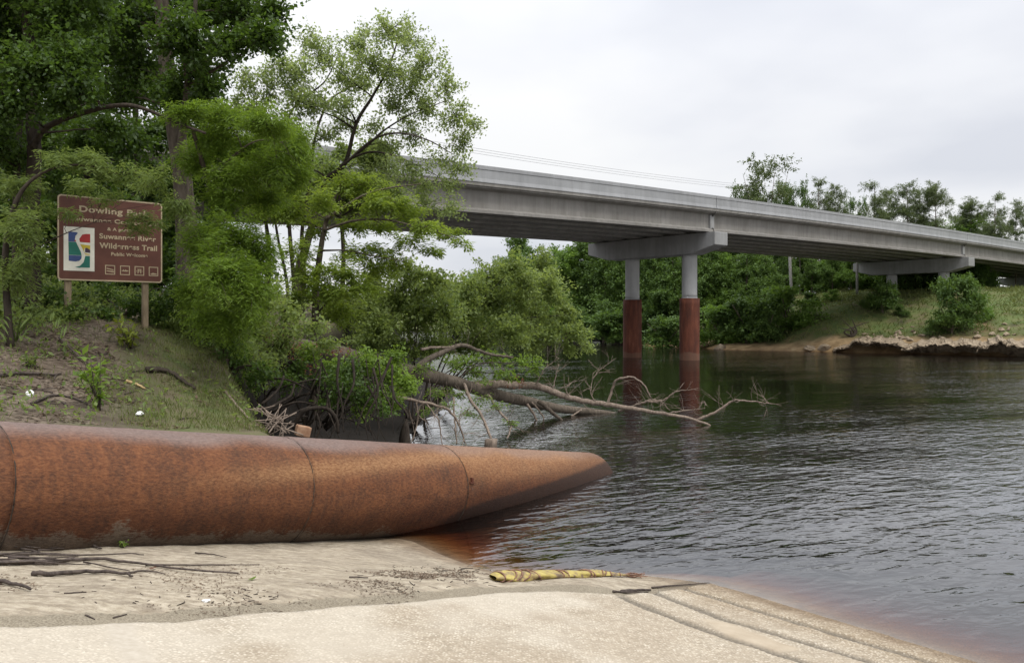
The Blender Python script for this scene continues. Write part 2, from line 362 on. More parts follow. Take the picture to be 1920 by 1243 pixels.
o = link('ground', mk('ground', np.stack([X, Y, Z], -1).reshape(-1, 3), grid_faces(len(GY), len(GX)), None, True, {'mask': mask, 'wet': wet, 'shoulder': edg}), ground_mat()); tag(o, kind='structure')

# ------------------------------------------------------------------ the river
def water_mat():
    m = M('river_water'); p = m.pos(); d = m.attr('depth')
    def wmap(sx, sy, deg):
        x = m.n('ShaderNodeMapping', vector_type='TEXTURE'); m.l(p, x.inputs[0]); x.inputs['Scale'].default_value = (1 / sx, 1 / sy, 1); x.inputs['Rotation'].default_value = (0, 0, R(deg)); return x.outputs[0]
    v1 = wmap(1.45, 3.3, 32); v2 = wmap(3.4, 7.0, 12); v3 = wmap(.16, .40, 20)
    n1 = m.noise(v1, 1.15, 2, .42, .6); n2 = m.noise(v2, 1.2, 2, .5, .4); n3 = m.noise(v3, 1.2, 2, .5)
    patch = m.ramp(m.noise(wmap(.05, .16, 15), 1.3, 4, .6), (.38, .28), (.62, 1.))
    calm = m.ramp(d, (.02, .22), (.32, 1.))
    vd = m.n('ShaderNodeVectorMath', operation='DISTANCE'); m.l(m.map(p, (1, .62, 1)), vd.inputs[0]); vd.inputs[1].default_value = (9, 27, 0)
    lee = m.ramp(m.math('MULTIPLY', m.math('MULTIPLY_ADD', m.noise(p, .12, 3), 10, vd.outputs['Value']), 1 / 40), (.28, .36), (.50, 1.))
    patch = m.math('MULTIPLY', patch, lee)
    h = m.math('ADD', m.math('MULTIPLY', n1, 1.0), m.math('MULTIPLY', n2, .30))
    h = m.math('ADD', m.math('MULTIPLY', m.math('MULTIPLY', h, patch), calm), m.math('MULTIPLY', n3, .32))
    nrm = m.bump(h, 1., .052)
    tint = m.n('ShaderNodeCombineColor')
    for i, b in enumerate((.55, .27, .12)):
        m.l(m.math('POWER', b, m.math('MULTIPLY', d, 6.2)), tint.inputs[i])
    tr = m.n('ShaderNodeBsdfTransparent'); m.l(tint.outputs[0], tr.inputs[0])
    df = m.n('ShaderNodeBsdfDiffuse'); df.inputs[0].default_value = (.008, .006, .005, 1)
    body = m.n('ShaderNodeMixShader'); m.l(m.ramp(d, (.1, 0.), (1., 1.)), body.inputs[0]); m.l(tr.outputs[0], body.inputs[1]); m.l(df.outputs[0], body.inputs[2])
    gl = m.n('ShaderNodeBsdfGlossy'); gl.inputs['Roughness'].default_value = .045; m.l(nrm, gl.inputs['Normal'])
    fr = m.n('ShaderNodeFresnel'); fr.inputs[0].default_value = 1.36; m.l(nrm, fr.inputs['Normal'])
    mi = m.n('ShaderNodeMixShader'); m.l(m.math('MINIMUM', m.math('MULTIPLY', fr.outputs[0], 1.95), .74), mi.inputs[0]); m.l(body.outputs[0], mi.inputs[1]); m.l(gl.outputs[0], mi.inputs[2])
    m.l(mi.outputs[0], m.o.inputs[0]); return m.m
fq = grid_faces(len(GY), len(GX)); zf = Z.ravel()[fq].min(1); cx, cy = X.ravel()[fq].mean(1), Y.ravel()[fq].mean(1)
keep = (zf < .05) & (np.hypot(cx, cy) < 700); used = np.unique(fq[keep]); remap = np.full(X.size, -1); remap[used] = np.arange(len(used))
WV = np.stack([X.ravel()[used], Y.ravel()[used], np.zeros(len(used))], -1)
o = link('river_water', mk('river_water', WV, remap[fq[keep]], None, True, {'depth': np.clip(-np.where(inside(WV[:, 0], WV[:, 1], RPOLY), np.maximum(Z.ravel()[used], ramp_z(WV[:, 0], WV[:, 1])), Z.ravel()[used]), 0, 5)}), water_mat()); tag(o, kind='structure')

# ------------------------------------------------------------------ boat ramp: exposed-aggregate slab with sawn drainage grooves
GROOVES = [np.array([on_ramp(*q)[:2] for q in g]) for g in
           ([(1170, 1118), (1224, 1141), (1339, 1184), (1519, 1243), (1750, 1325)], [(1190, 1104), (1228, 1109), (1356, 1158), (1506, 1201), (1651, 1243), (1900, 1315)], [(1250, 1098), (1284, 1102), (1399, 1137), (1570, 1188), (1758, 1243), (2000, 1316)])]
rx = axis(-14, 15, -4.4, 5.2, .037, .6, .6, 15); ry = axis(-6, 12.6, 4.6, 11.2, .037, .6, .6, 13)
RX, RY = np.meshgrid(rx, ry)
gd = np.min([seg_dist(RX, RY, g) for g in GROOVES], 0) + .035 * vnoise(RX, RY, .16, 21) + .02 * vnoise(RX, RY, .06, 22)
groove = 1 - sstep(gd, .055, .105)
din = np.where(inside(RX, RY, RPOLY), 1, -1) * seg_dist(RX, RY, EL) + .05 * vnoise(RX, RY, .35, 23) + .02 * vnoise(RX, RY, .1, 24)
edge = sstep(din, -.03, .03)
near_left = sstep(RX, -3, -1.5)
RZ = ramp_z(RX, RY) - .030 * groove + .008 * vnoise(RX, RY, 1.2, 25) + .004 * vnoise(RX, RY, .12, 26) - (1 - edge) * .30
# a smooth patch of poured cement across the left of the slab and a dip that holds silt
PATCH = np.array([on_ramp(*q)[:2] for q in ((195, 1166), (250, 1166), (270, 1205), (300, 1243), (225, 1243), (205, 1200))])
pm = np.where(inside(RX, RY, PATCH), 1, -1) * seg_dist(RX, RY, PATCH, True) + .03 * vnoise(RX, RY, .15, 27)
patchm = sstep(pm, -.02, .04)
SILT = np.array([on_ramp(*q)[:2] for q in ((1315, 1160), (1360, 1165), (1470, 1205), (1500, 1215), (1450, 1222), (1370, 1195))])
sm = np.where(inside(RX, RY, SILT), 1, -1) * seg_dist(RX, RY, SILT, True) + .05 * vnoise(RX, RY, .2, 28)
siltm = sstep(sm, -.06, .05)
dry = sstep(-(RX * .76 + RY * .65) + .5 * vnoise(RX, RY, .8, 29) + 8.75, .95, 1.5) * (.35 + .65 * sstep(vnoise(RX, RY, 1.4, 30) + .4 * vnoise(RX, RY, .4, 31), -.15, .25))
wetr = 1 - sstep(ramp_z(RX, RY) + .04 * vnoise(RX, RY, .3, 32), .0, .09)
rm = np.stack([groove, patchm, siltm, dry], -1).reshape(-1, 4)
def ramp_mat():
    m = M('aggregate_concrete'); p = m.pos(); a = m.n('ShaderNodeAttribute', attribute_name='mask'); c = m.sep(a.outputs['Color']); dryf = a.outputs['Alpha']
    x = m.n('ShaderNodeTexVoronoi'); m.l(p, x.inputs['Vector']); x.inputs['Scale'].default_value = 42; dist, cell = x.outputs[0], x.outputs[1]
    cs = m.sep(cell)
    peb = m.ramp(cs[0], (0., (.15, .105, .060)), (.3, (.335, .275, .195)), (.65, (.45, .385, .295)), (1., (.57, .51, .415)))
    mort = m.ramp(m.noise(p, 9, 5), (.3, (.19, .15, .10)), (.7, (.32, .265, .19)))
    ag = m.mix(m.ramp(dist, (.36, 0.), (.55, 1.)), peb, mort)
    n1 = m.noise(p, 1.1, 5, .6)
    ag = m.mix(m.math('MULTIPLY', m.ramp(n1, (.40, 0.), (.70, 1.)), .45), ag, (.235, .175, .11))
    n6 = m.noise(m.map(p, (.7, 1.3, 1)), 3.2, 7, .7); ag = m.mix(m.math('MULTIPLY', m.ramp(n6, (.48, 0.), (.64, 1.)), .5), ag, (.20, .15, .095))
    ag = m.mix(m.math('MULTIPLY', dryf, .55), ag, (.52, .475, .395))
    ag = m.mix(m.math('MULTIPLY', m.ramp(m.noise(p, 38, 2), (.68, 0.), (.74, 1.)), .7), ag, (.16, .12, .085))
    col = m.mix(c[1], ag, m.ramp(m.noise(p, 22, 4), (.3, (.36, .315, .25)), (.7, (.44, .395, .325))))
    col = m.mix(m.math('MULTIPLY', c[2], .9), col, m.ramp(m.noise(p, 5, 4), (.3, (.32, .26, .185)), (.7, (.40, .335, .25))))
    col = m.mix(m.math('MULTIPLY', c[0], .85), col, m.ramp(m.noise(p, 34, 4, .65), (.35, (.055, .047, .036)), (.65, (.17, .145, .11))))
    w_ = m.attr('wet'); col = m.mix(m.math('MULTIPLY', w_, .75), col, m.mix(1., col, (.52, .40, .27), 'MULTIPLY'))
    h = m.math('MULTIPLY', m.math('SUBTRACT', 1., dist), m.math('MULTIPLY', m.math('SUBTRACT', 1., c[1]), m.math('SUBTRACT', 1., c[2])))
    m.bsdf(col, m.math('MULTIPLY_ADD', w_, -.5, .88), m.bump(h, .55, .012), .3); return m.m
rf = grid_faces(len(ry), len(rx)); ke = edge.ravel()[rf].max(1) > .001
o = link('boat_ramp', mk('boat_ramp', np.stack([RX, RY, RZ], -1).reshape(-1, 3), rf[ke], None, True, {'mask': rm, 'wet': wetr.ravel()}), ramp_mat()); tag(o, kind='structure')

# ------------------------------------------------------------------ concrete bridge
BJ = np.array([16.6, 67.]); BU = np.array([.768, .640]); BN = np.array([-.640, .768])
def bz(s): return 13.42 + .0140 * s - .000146 * s * s
def B(s, w_, dz): 
    q = BJ + BU * s + BN * w_; return np.array([q[0], q[1], bz(s) + dz])
def conc(name, a, b, streak=.5, base=(.30, .30, .29)):
    m = M(name); p = m.pos(); n1 = m.noise(p, .5, 6, .65); n2 = m.noise(m.map(p, (1, 1, .10)), 2.2, 7, .66); n3 = m.noise(p, 14, 4)
    col = m.mix(m.ramp(n1, (.3, 0.), (.7, 1.)), a, b)
    col = m.mix(m.math('MULTIPLY', m.ramp(n2, (.42, 0.), (.72, 1.)), streak), col, (a[0] * .62, a[1] * .60, a[2] * .56))
    m.bsdf(col, .85, m.bump(n3, .15, .01), .3); return m.m
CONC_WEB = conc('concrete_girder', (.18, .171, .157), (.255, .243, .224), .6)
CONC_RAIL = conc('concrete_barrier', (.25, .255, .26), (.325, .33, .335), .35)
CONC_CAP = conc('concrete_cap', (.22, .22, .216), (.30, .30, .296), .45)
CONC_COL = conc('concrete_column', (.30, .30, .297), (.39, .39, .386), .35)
def rusty(name):
    m = M(name); p = m.pos(); n1 = m.noise(m.map(p, (1, 1, .14)), 3.2, 7, .7); n2 = m.noise(p, .55, 4)
    col = m.ramp(n1, (.25, (.032, .012, .008)), (.5, (.090, .027, .014)), (.75, (.165, .055, .028)))
    z = m.n('ShaderNodeSeparateXYZ'); m.l(p, z.inputs[0])
    band = m.ramp(m.math('ADD', z.outputs[2], m.math('MULTIPLY', n2, .8)), (.9, 1.), (1.7, 0.))
    col = m.mix(m.math('MULTIPLY', band, .55), col, (.125, .075, .050))
    col = m.mix(m.ramp(n1, (.62, 0.), (.78, .7)), col, (.17, .10, .075))
    m.bsdf(col, .8, m.bump(n1, .3, .02), .3); return m.m
CASING = rusty('rusty_casing')
bridge = thing('bridge', 'long grey concrete girder bridge crossing the river on paired columns with rusty casings', 'bridge', (BJ[0], BJ[1], 0))
BO = np.array([BJ[0], BJ[1], 0])
def sweep(prof, s0, s1, n=14, wdir=1, w0=0, name='', mat=None, parent=None, smooth_=False):
    a = Acc(); pr = np.array(prof); k = len(pr); ss = np.linspace(s0, s1, n)
    v = np.array([[B(s, w0 + wdir * x, z) for x, z in pr] for s in ss]).reshape(-1, 3)
    i = np.arange(n - 1)[:, None] * k; j = np.arange(k)[None]
    q = np.stack([i + j, i + (j + 1) % k, i + k + (j + 1) % k, i + k + j], -1).reshape(-1, 4); a.add(v, q)
    for base, sg in ((0, 1), ((n - 1) * k, -1)):
        c = v[base:base + k].mean(0); t = [(k, (m + 1) % k, m) if sg > 0 else (k, m, (m + 1) % k) for m in range(k)]
        a.add(np.vstack([v[base:base + k], c]), None, np.array(t))
    return link(name, a.mesh(name, BO, smooth_), mat, parent)
PIERS = [-49.5, 0, 49, 98, 147]; W = 13.4
RAIL = [(0, 0), (0, -.24), (.035, -.255), (.035, -.80), (-.02, -1.02), (-.02, -1.06), (.30, -1.06), (.42, -.82), (.26, -.55), (.22, 0)]
GIRD = [(-.60, -.002), (-.60, -.11), (-.11, -.24), (-.11, -1.42), (-.46, -1.60), (-.46, -1.80), (.46, -1.80), (.46, -1.60), (.11, -1.42), (.11, -.24), (.60, -.11), (.60, -.002)]
SPANS = [(-99, -49.5), (-49.5, 0), (0, 49), (49, 98), (98, 147), (147, 196)]
for s0, s1 in SPANS:
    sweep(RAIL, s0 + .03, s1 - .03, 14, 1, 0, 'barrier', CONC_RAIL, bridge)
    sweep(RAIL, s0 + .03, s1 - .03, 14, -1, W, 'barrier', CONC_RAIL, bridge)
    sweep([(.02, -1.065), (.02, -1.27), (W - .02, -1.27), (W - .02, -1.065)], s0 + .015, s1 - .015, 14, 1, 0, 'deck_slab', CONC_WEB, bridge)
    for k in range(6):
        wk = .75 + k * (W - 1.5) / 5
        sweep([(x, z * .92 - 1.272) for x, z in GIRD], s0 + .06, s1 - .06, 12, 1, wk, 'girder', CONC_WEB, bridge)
# each girder end carries a thickened block, seen as a pale upright strip at the joint
for pi, s in enumerate(PIERS):
    zt = bz(s) - 1.272 - 1.80 * .92 - .06; R3 = np.array([[BU[0], BN[0], 0], [BU[1], BN[1], 0], [0, 0, 1]])
    for dw in range(6):
        wk = .75 + dw * (W - 1.5) / 5
        if dw in (0, 5):
            a = Acc(); q = BJ + BU * (s - .0) + BN * wk; a.box((q[0], q[1], bz(s) - 1.272 - .82), .5, .62, 1.1, R3)
            link('girder_diaphragm', a.mesh('girder_diaphragm', BO, False), CONC_CAP, bridge)
    a = Acc(); prof = [(-.45, 0), (W + .45, 0), (W + .45, -1.05), (W - 2.0, -1.65), (2.0, -1.65), (-.45, -1.05)]
    pr = np.array(prof); v = []
    for ds in (-.85, .85):
        for x, z in pr:
            q = BJ + BU * (s + ds) + BN * x; v.append((q[0], q[1], zt + z))
    k = 6; q = [[j, (j + 1) % k, k + (j + 1) % k, k + j] for j in range(k)]
    cap_t = [(0, 5, 4, 1), (1, 4, 3, 2), (6, 7, 10, 11), (7, 8, 9, 10)]
    a.add(np.array(v), np.array(q + cap_t))
    cap = link('pier_cap', a.mesh('pier_cap', BO, False), CONC_CAP, bridge)
    bv = cap.modifiers.new('edge', 'BEVEL'); bv.width = .04; bv.segments = 1
    for wk in (2.75, W - 4.3):
        q = BJ + BU * s + BN * wk; gz = float(land(np.array([q[0]]), np.array([q[1]]))[0]); top = zt - 1.655
        cz = 5.25 if gz < 3 else gz + .6
        a = Acc(); a.tube(np.array([(q[0], q[1], z) for z in np.linspace(cz - .02, top, 12)]), .63, 32)
        col = link('column', a.mesh('column', BO), CONC_COL, bridge)
        a = Acc(); a.tube(np.array([(q[0], q[1], z) for z in np.linspace(cz - .16, cz, 3)]), .66, 32)
        link('column_collar', a.mesh('column_collar', BO), CONC_RAIL, col)
        a = Acc(); a.tube(np.array([(q[0], q[1], z) for z in np.linspace(min(gz, 0) - 2.5, cz - .1, 20)]), .83, 32, .004)
        link('steel_casing', a.mesh('steel_casing', BO), CASING, col)

# ------------------------------------------------------------------ the rusty pipe
def pipe_mat():
    m = M('rusted_pipe_steel'); o = m.obj(); a = m.n('ShaderNodeAttribute', attribute_name='mask'); c = m.sep(a.outputs['Color']); pale = a.outputs['Alpha']
    n1 = m.noise(o, 2.6, 7, .66); n2 = m.noise(m.map(o, (1, .55, 1.3)), 34, 5, .66); n3 = m.noise(m.map(o, (1, .6, 1.3)), 85, 3, .6); sv = m.noise(m.map(o, (.25, 3.2, .25)), 5, 5, .65)
    f = m.math('ADD', m.math('MULTIPLY', n1, .42), m.math('ADD', m.math('MULTIPLY', n2, .46), m.math('MULTIPLY', sv, .26)))
    col = m.ramp(f, (.40, (.018, .008, .006)), (.51, (.060, .019, .009)), (.61, (.118, .037, .013)), (.75, (.19, .070, .025)))
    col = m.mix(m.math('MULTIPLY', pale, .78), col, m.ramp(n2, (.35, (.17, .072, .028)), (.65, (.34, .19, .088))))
    col = m.mix(m.math('MULTIPLY', m.ramp(n3, (.62, 0.), (.72, 1.)), .35), col, (.24, .15, .10))
    col = m.mix(m.math('MULTIPLY', m.ramp(n3, (.30, 1.), (.40, 0.)), .5), col, (.05, .022, .013))
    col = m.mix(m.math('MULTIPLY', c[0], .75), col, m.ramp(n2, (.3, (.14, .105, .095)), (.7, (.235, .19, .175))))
    col = m.mix(.05, col, (.17, .115, .085))
    mud = m.ramp(m.math('ADD', m.math('MULTIPLY', n2, .6), m.math('MULTIPLY', n1, .4)), (.35, (.07, .055, .042)), (.65, (.22, .185, .14)))
    mf = m.ramp(m.math('MULTIPLY_ADD', m.math('SUBTRACT', m.math('ADD', n1, m.math('MULTIPLY', n2, .5)), .75), 1.4, c[1]), (.42, 0.), (.55, 1.))
    col = m.mix(m.math('MULTIPLY', mf, .85), col, mud)
    wf = m.ramp(m.math('MULTIPLY_ADD', m.math('SUBTRACT', n2, .5), .9, c[2]), (.40, 0.), (.60, 1.))
    col = m.mix(m.math('MULTIPLY', wf, .85), col, (.028, .014, .009))
    shade_f = m.ramp(m.math('MULTIPLY_ADD', m.math('SUBTRACT', sv, .5), .5, m.attr('low_shade')), (.25, 0.), (.75, 1.)); col = m.mix(m.math('MULTIPLY', shade_f, .62), col, m.mix(1., col, (.42, .36, .36), 'MULTIPLY'))
    h = m.math('ADD', m.math('MULTIPLY', n2, .6), m.math('MULTIPLY', n3, .4))
    m.bsdf(col, m.math('MULTIPLY_ADD', wf, -.06, .8), m.bump(h, .75, .022), .25); return m.m
PIPE = pipe_mat()
SEAMS = [-4.45, -.65, 2.73]; T0, T1 = -9.5, 8.05
ts = np.arange(T0, T1 + .001, .06); nth = 160; th = np.arange(nth) / nth * 2 * np.pi
TT, TH = np.meshgrid(ts, th, indexing='ij')
rr = PR + .010 * vnoise(TT, TH * PR, .9, 41) + .005 * vnoise(TT, TH * PR, .25, 42) + .002 * vnoise(TT, TH * PR, .07, 43)
for s in SEAMS: rr = rr - .007 * np.exp(-((TT - s) / .04) ** 2) + .006 * np.exp(-((TT - s - .12) / .06) ** 2)
PV_ = PC + TT[..., None] * PD + rr[..., None] * (np.cos(TH)[..., None] * PU + np.sin(TH)[..., None] * PV)
gl = land(PV_[..., 0] + .3 * PU[0], PV_[..., 1] + .3 * PU[1])
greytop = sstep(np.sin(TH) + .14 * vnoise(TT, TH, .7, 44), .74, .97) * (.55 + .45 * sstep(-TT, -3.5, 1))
# nb. PV points upward: sin(TH) = 1 is the crown of the pipe
hz = PV_[..., 2] - np.maximum(gl, 0)
mudm = np.exp(-np.maximum(hz, 0) / .2) * sstep(-TT, -2.6, -.6)
low_shade = (1 - sstep(hz, .12, .75)).ravel(); wetm = (1 - sstep(PV_[..., 2], .05, .42)) * sstep(TT, 1.2, 3.4)  # darkens the pipe low down, standing in for its shaded underside
line = .30 + .105 * (TT + .8)
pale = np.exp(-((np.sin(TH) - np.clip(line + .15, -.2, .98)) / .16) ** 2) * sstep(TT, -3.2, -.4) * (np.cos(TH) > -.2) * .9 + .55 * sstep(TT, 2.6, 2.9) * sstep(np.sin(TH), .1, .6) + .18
pmask = np.stack([greytop, mudm, wetm, np.clip(pale, 0, 1)], -1).reshape(-1, 4)
PO = np.array([-3.6, 11, .5])
nT = len(ts); i = np.arange(nT - 1)[:, None] * nth; j = np.arange(nth)[None]
pq = np.stack([i + j, i + (j + 1) % nth, i + nth + (j + 1) % nth, i + nth + j], -1).reshape(-1, 4)
pipe = thing('rusty_pipe', 'huge rusty steel pipe lying on the sand and sloping into the river', 'pipe', PO)
# the local frame of the shell runs along the pipe, so grain follows it
Bm = np.stack([PU, PD, PV], 1); VL = (PV_.reshape(-1, 3) - PC) @ Bm
# one shell per welded length
import mathutils
bounds = [T0] + SEAMS + [T1]
rim = []
ends = [0] + [int(round((s - T0) / .06)) for s in SEAMS] + [nT - 1]
MW = mathutils.Matrix(((*Bm[0], PC[0] - PO[0]), (*Bm[1], PC[1] - PO[1]), (*Bm[2], PC[2] - PO[2]), (0, 0, 0, 1)))
for a_, b_ in zip(ends[:-1], ends[1:]):
    sl = slice(a_ * nth, (b_ + 1) * nth); k = b_ - a_
    me = mk('pipe_section', VL[sl], pq[:k * nth], None, True, {'mask': pmask[sl], 'low_shade': low_shade[sl]})
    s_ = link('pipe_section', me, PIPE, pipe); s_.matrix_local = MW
    so = s_.modifiers.new('wall', 'SOLIDIFY'); so.thickness = .025; so.offset = 1
for s in SEAMS:                              # weld bead in the gap between two lengths
    a = Acc(); c = PC + s * PD; tt = np.linspace(0, 2 * np.pi, 97)
    a.tube(np.array([c + (PR - .004 + .004 * rng.normal()) * (math.cos(t) * PU + math.sin(t) * PV) for t in tt]), .007, 5, .15)
    link('weld_seam', a.mesh('weld_seam', PO), BARK_DARK, pipe)
a = Acc(); c = pipe_hit(884, 905); M3 = np.stack([PD, unit(np.cross(PD, [0, 0, 1.])), [0, 0, 1]], 1)
a.box(c, .11, .05, .03, M3); a.box(c + np.array([0, 0, -.10]), .05, .05, .04, M3); a.box(c + np.array([.01, 0, .05]), .04, .04, .07, M3)
link('torn_bracket', a.mesh('torn_bracket', PO, False), CASING, pipe)

# ------------------------------------------------------------------ trees and shrubs
UP = np.array([0, 0, 1.])
def rnd(n): return unit(rng.normal(size=(n, 3)))
def spray(lv, tw, a, tip, n, leaf, tone):
    """one leafy twig from a to tip"""
    d = tip - a; ln = np.linalg.norm(d); dn = d / (ln + 1e-9)
    mid = (a + tip) / 2 + UP * ln * leaf.get('arch', .10) + rnd(1)[0] * ln * .08
    u = np.linspace(0, 1, 4)[:, None]; pts = (1 - u) ** 2 * a + 2 * u * (1 - u) * mid + u * u * tip
    if tw is not None: tw.tube(pts, np.linspace(leaf.get('tw', .008), leaf.get('tw', .008) * .3, 4), 3)
    u = rng.uniform(leaf.get('u0', .2), 1.05, n)[:, None]; pos = (1 - u) ** 2 * a + 2 * u * (1 - u) * mid + u * u * tip
    Ls = leaf['L'] * rng.uniform(.45, 1.4, n); Ws = Ls * leaf['W']
    if leaf.get('flat'):
        sd = unit(np.cross(dn, UP)); sg = rng.choice([-1, 1], n)[:, None]
        ax = sd * sg + dn * .55 + rnd(n) * .5 + UP * leaf.get('droop', -.15); nr = UP + rnd(n) * .8
        pos = pos + sd * sg * (leaf['jit'] * rng.uniform(0, 1, n) * (1.1 - u[:, 0]))[:, None] + rnd(n) * leaf['jit'] * .5
    else:
        pos = pos + rnd(n) * (leaf['jit'] * rng.uniform(.1, 1, n) ** .6)[:, None]
        ax = dn * .5 + rnd(n) * .9 + UP * leaf.get('droop', -.2); nr = UP * 1.0 + rnd(n) * .75
    lv.leaves(pos, ax, nr, Ls, Ws, np.clip(tone + rng.normal(0, .28, n) + .38, 0, 1))
def grow(trunks, clumps, leaf, limbs=True):
    """trunk, branches and crown as three meshes; trunks: (points, r0, r1), clumps: (centre, radii, sprays, leaves per spray)"""
    tr, br, lv = Acc(), Acc(), Acc(); cand = []
    for pts, r0, r1 in trunks:
        p = smooth(pts, 6); k = len(p); t = np.linspace(0, 1, k); r = r0 + (r1 - r0) * t ** .8
        r[0] *= 1.25; tr.tube(p, r, 9 if r0 > .06 else 6, .04); cand.append(np.concatenate([p, r[:, None]], 1))
    cand = np.vstack(cand)
    for c, rad, ns, nl in clumps:
        c = np.asarray(c, float); rad = np.asarray(rad, float) * np.ones(3)
        d = np.linalg.norm(cand[:, :3] - c, axis=1) + 1.2 * np.maximum(0, cand[:, 2] - c[2] + .25 * np.linalg.norm(cand[:, :2] - c[:2], axis=1))
        k = np.argmin(d); a = cand[k, :3]; ln = np.linalg.norm(c - a)
        ra = min(cand[k, 3] * .6, .012 * ln + .008 + leaf.get('lr', 0))
        mid = (a + c) / 2 + UP * ln * .10 + rnd(1)[0] * ln * .10
        u = np.linspace(0, 1, 7)[:, None]; lp = (1 - u) ** 2 * a + 2 * u * (1 - u) * mid + u * u * c; lp[1:-1] += rnd(5) * ln * .02
        if limbs: br.tube(lp, np.linspace(ra, max(ra * .3, .004), 7), 5)
        tone0 = rng.normal(0, .16)
        dirs = rnd(ns); rr_ = rng.uniform(.05, 1.8, ns) ** .5
        tips = c + dirs * rad * rr_[:, None]
        for tip in tips:
            b = lp[rng.integers(2, 7)]
            inward = c + (tip - c) * rng.uniform(-.1, .35)
            st = inward if rng.random() < .75 else b
            if np.linalg.norm(tip - st) > leaf.get('maxtw', 1e9): st = tip + (st - tip) / np.linalg.norm(st - tip) * leaf['maxtw']
            spray(lv, br if leaf.get('twigs', True) else None, st, tip, nl, leaf, tone0)
    return tr, br, lv
def plant(name, label, cat, base, trunks, clumps, leaf, bark, lmat, group=None, names=('trunk', 'branches', 'crown')):
    base = np.asarray(base, float); tr, br, lv = grow(trunks, clumps, leaf)
    t = thing(name, label, cat, base, group)
    if tr.n: link(names[0], tr.mesh(names[0], base), bark, t)
    if br.n: link(names[1], br.mesh(names[1], base), bark, t)
    if lv.n: link(names[2], lv.mesh(names[2], base, False), lmat, t)
    return t
def gz(x, y): return float(land(np.array([x]), np.array([y]))[0])
def pc(px, py, Y, rx, ry, rd=None):          # clump seen at px,py with half sizes in the same measure
    k = Y / F; rd = rd or (rx + ry) / 2; return P(px, py, Y), (rx * k, rd * k, ry * k)
def ground_under(p): return np.array([p[0], p[1], gz(p[0], p[1]) - .1])

BROAD = dict(L=.085, W=.66, jit=.18, droop=-.25, tw=.007)
AIRY = dict(L=.075, W=.5, jit=.10, droop=-.15, tw=.008, lr=.012)
FEATH = dict(L=.085, W=.20, jit=.16, flat=True, droop=-.45, arch=.16, tw=.005)
SHRUB = dict(L=.08, W=.6, jit=.18, droop=-.15, tw=.006)

# --- the tall dark trees on the left bank
DENS = (1.7, 2.5)
def C(lst, Y, ns, nl, spread=0, tall=1):
    o = []
    for px, py, rx, ry in lst:
        yy = Y + rng.uniform(-spread, spread); c, r = pc(px, py, yy, rx, ry * tall); area = rx * ry / 2500
        o.append((c, r, max(5, int(ns * area * DENS[0])), int(nl * DENS[1])))
    return o
b = P(352, 640, 19); b = ground_under(b)
plant('cypress_tree', 'tall thick-trunked dark tree rising out of the top of the picture behind the sign', 'tree', b,
      [([b, P(352, 520, 19), P(348, 400, 19), P(336, 290, 18.9), P(316, 150, 18.8), P(302, 0, 18.6), P(292, -200, 18.4), P(290, -420, 18.2)], .30, .12),
       ([P(336, 300, 18.7), P(345, 230, 18.4), P(352, 150, 18.2), P(362, 60, 18.1), P(372, -60, 18)], .10, .04)],
      C([(140, -60, 70, 60), (230, -120, 80, 60), (350, -140, 80, 60), (440, -90, 70, 50), (250, 40, 70, 60), (340, 70, 60, 50), (400, 25, 60, 45), (455, 25, 60, 40), (495, 70, 50, 35), (440, 90, 55, 28), (520, 20, 35, 25),
         (370, 130, 55, 40), (270, 130, 60, 45), (190, 90, 60, 50), (330, 175, 55, 35), (390, 160, 40, 25), (225, 175, 50, 40), (470, -20, 60, 35)], 18.2, 32, 20, 1.8),
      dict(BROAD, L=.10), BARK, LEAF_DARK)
b = ground_under(P(60, 560, 14.5))
plant('dark_tree', 'dark leafy tree left of the sign with one long limb arching over it', 'tree', b,
      [([b, P(58, 420, 14.5), P(64, 300, 14.5), P(60, 210, 14.5), P(54, 90, 14.4), P(48, -60, 14.3), P(44, -260, 14.2)], .16, .07),
       ([P(62, 275, 14.4), P(80, 245, 14.3), P(110, 228, 14.2), P(150, 214, 14.1), P(200, 201, 14), P(245, 198, 13.9), P(290, 212, 13.8), P(335, 232, 13.7), P(385, 250, 13.5)], .062, .022),
       ([b + np.array([-.35, .1, 0]), P(30, 400, 14.6), P(36, 250, 14.7), P(44, 190, 14.7)], .07, .04)],
      C([(30, 60, 70, 60), (110, 30, 70, 60), (180, 20, 60, 50), (60, 130, 60, 50), (130, 110, 60, 50), (20, 190, 45, 40), (110, 190, 40, 30), (-40, 120, 70, 80), (-50, 260, 70, 60), (-40, 0, 80, 80), (60, -60, 90, 70), (180, -70, 90, 60),
         (20, 300, 40, 40), (200, 240, 40, 25), (150, 170, 40, 28)], 14.4, 30, 18, 1.4), BROAD, BARK_DARK, LEAF_DARK)
b = ground_under(P(420, 640, 15.5))
plant('feathery_cypress', 'bright green feathery cypress spreading to the right just above and beside the sign', 'tree', b,
      [([b, P(425, 560, 15.3), P(415, 450, 15), P(395, 360, 14.6), P(375, 290, 14.3), P(360, 240, 14)], .075, .03),
       ([P(395, 350, 14.5), P(430, 300, 14.2), P(480, 265, 13.9), P(530, 268, 13.7)], .03, .008)],
      C([(430, 225, 60, 22), (500, 235, 50, 24), (550, 275, 40, 30), (470, 280, 60, 26), (400, 260, 45, 24), (520, 320, 50, 30), (450, 330, 60, 28), (560, 335, 28, 24), (500, 375, 45, 26), (420, 370, 45, 26), (350, 215, 40, 18), (360, 300, 40, 25),
         (440, 450, 50, 40), (410, 520, 50, 45), (470, 540, 45, 40), (380, 460, 45, 35), (450, 600, 40, 35), (490, 470, 35, 30), (360, 560, 35, 35), (395, 600, 40, 30)], 14.1, 46, 40, 1.0, 1.4), dict(FEATH, L=.08, W=.22, jit=.19, maxtw=.65), BARK, LEAF_FEATHER)
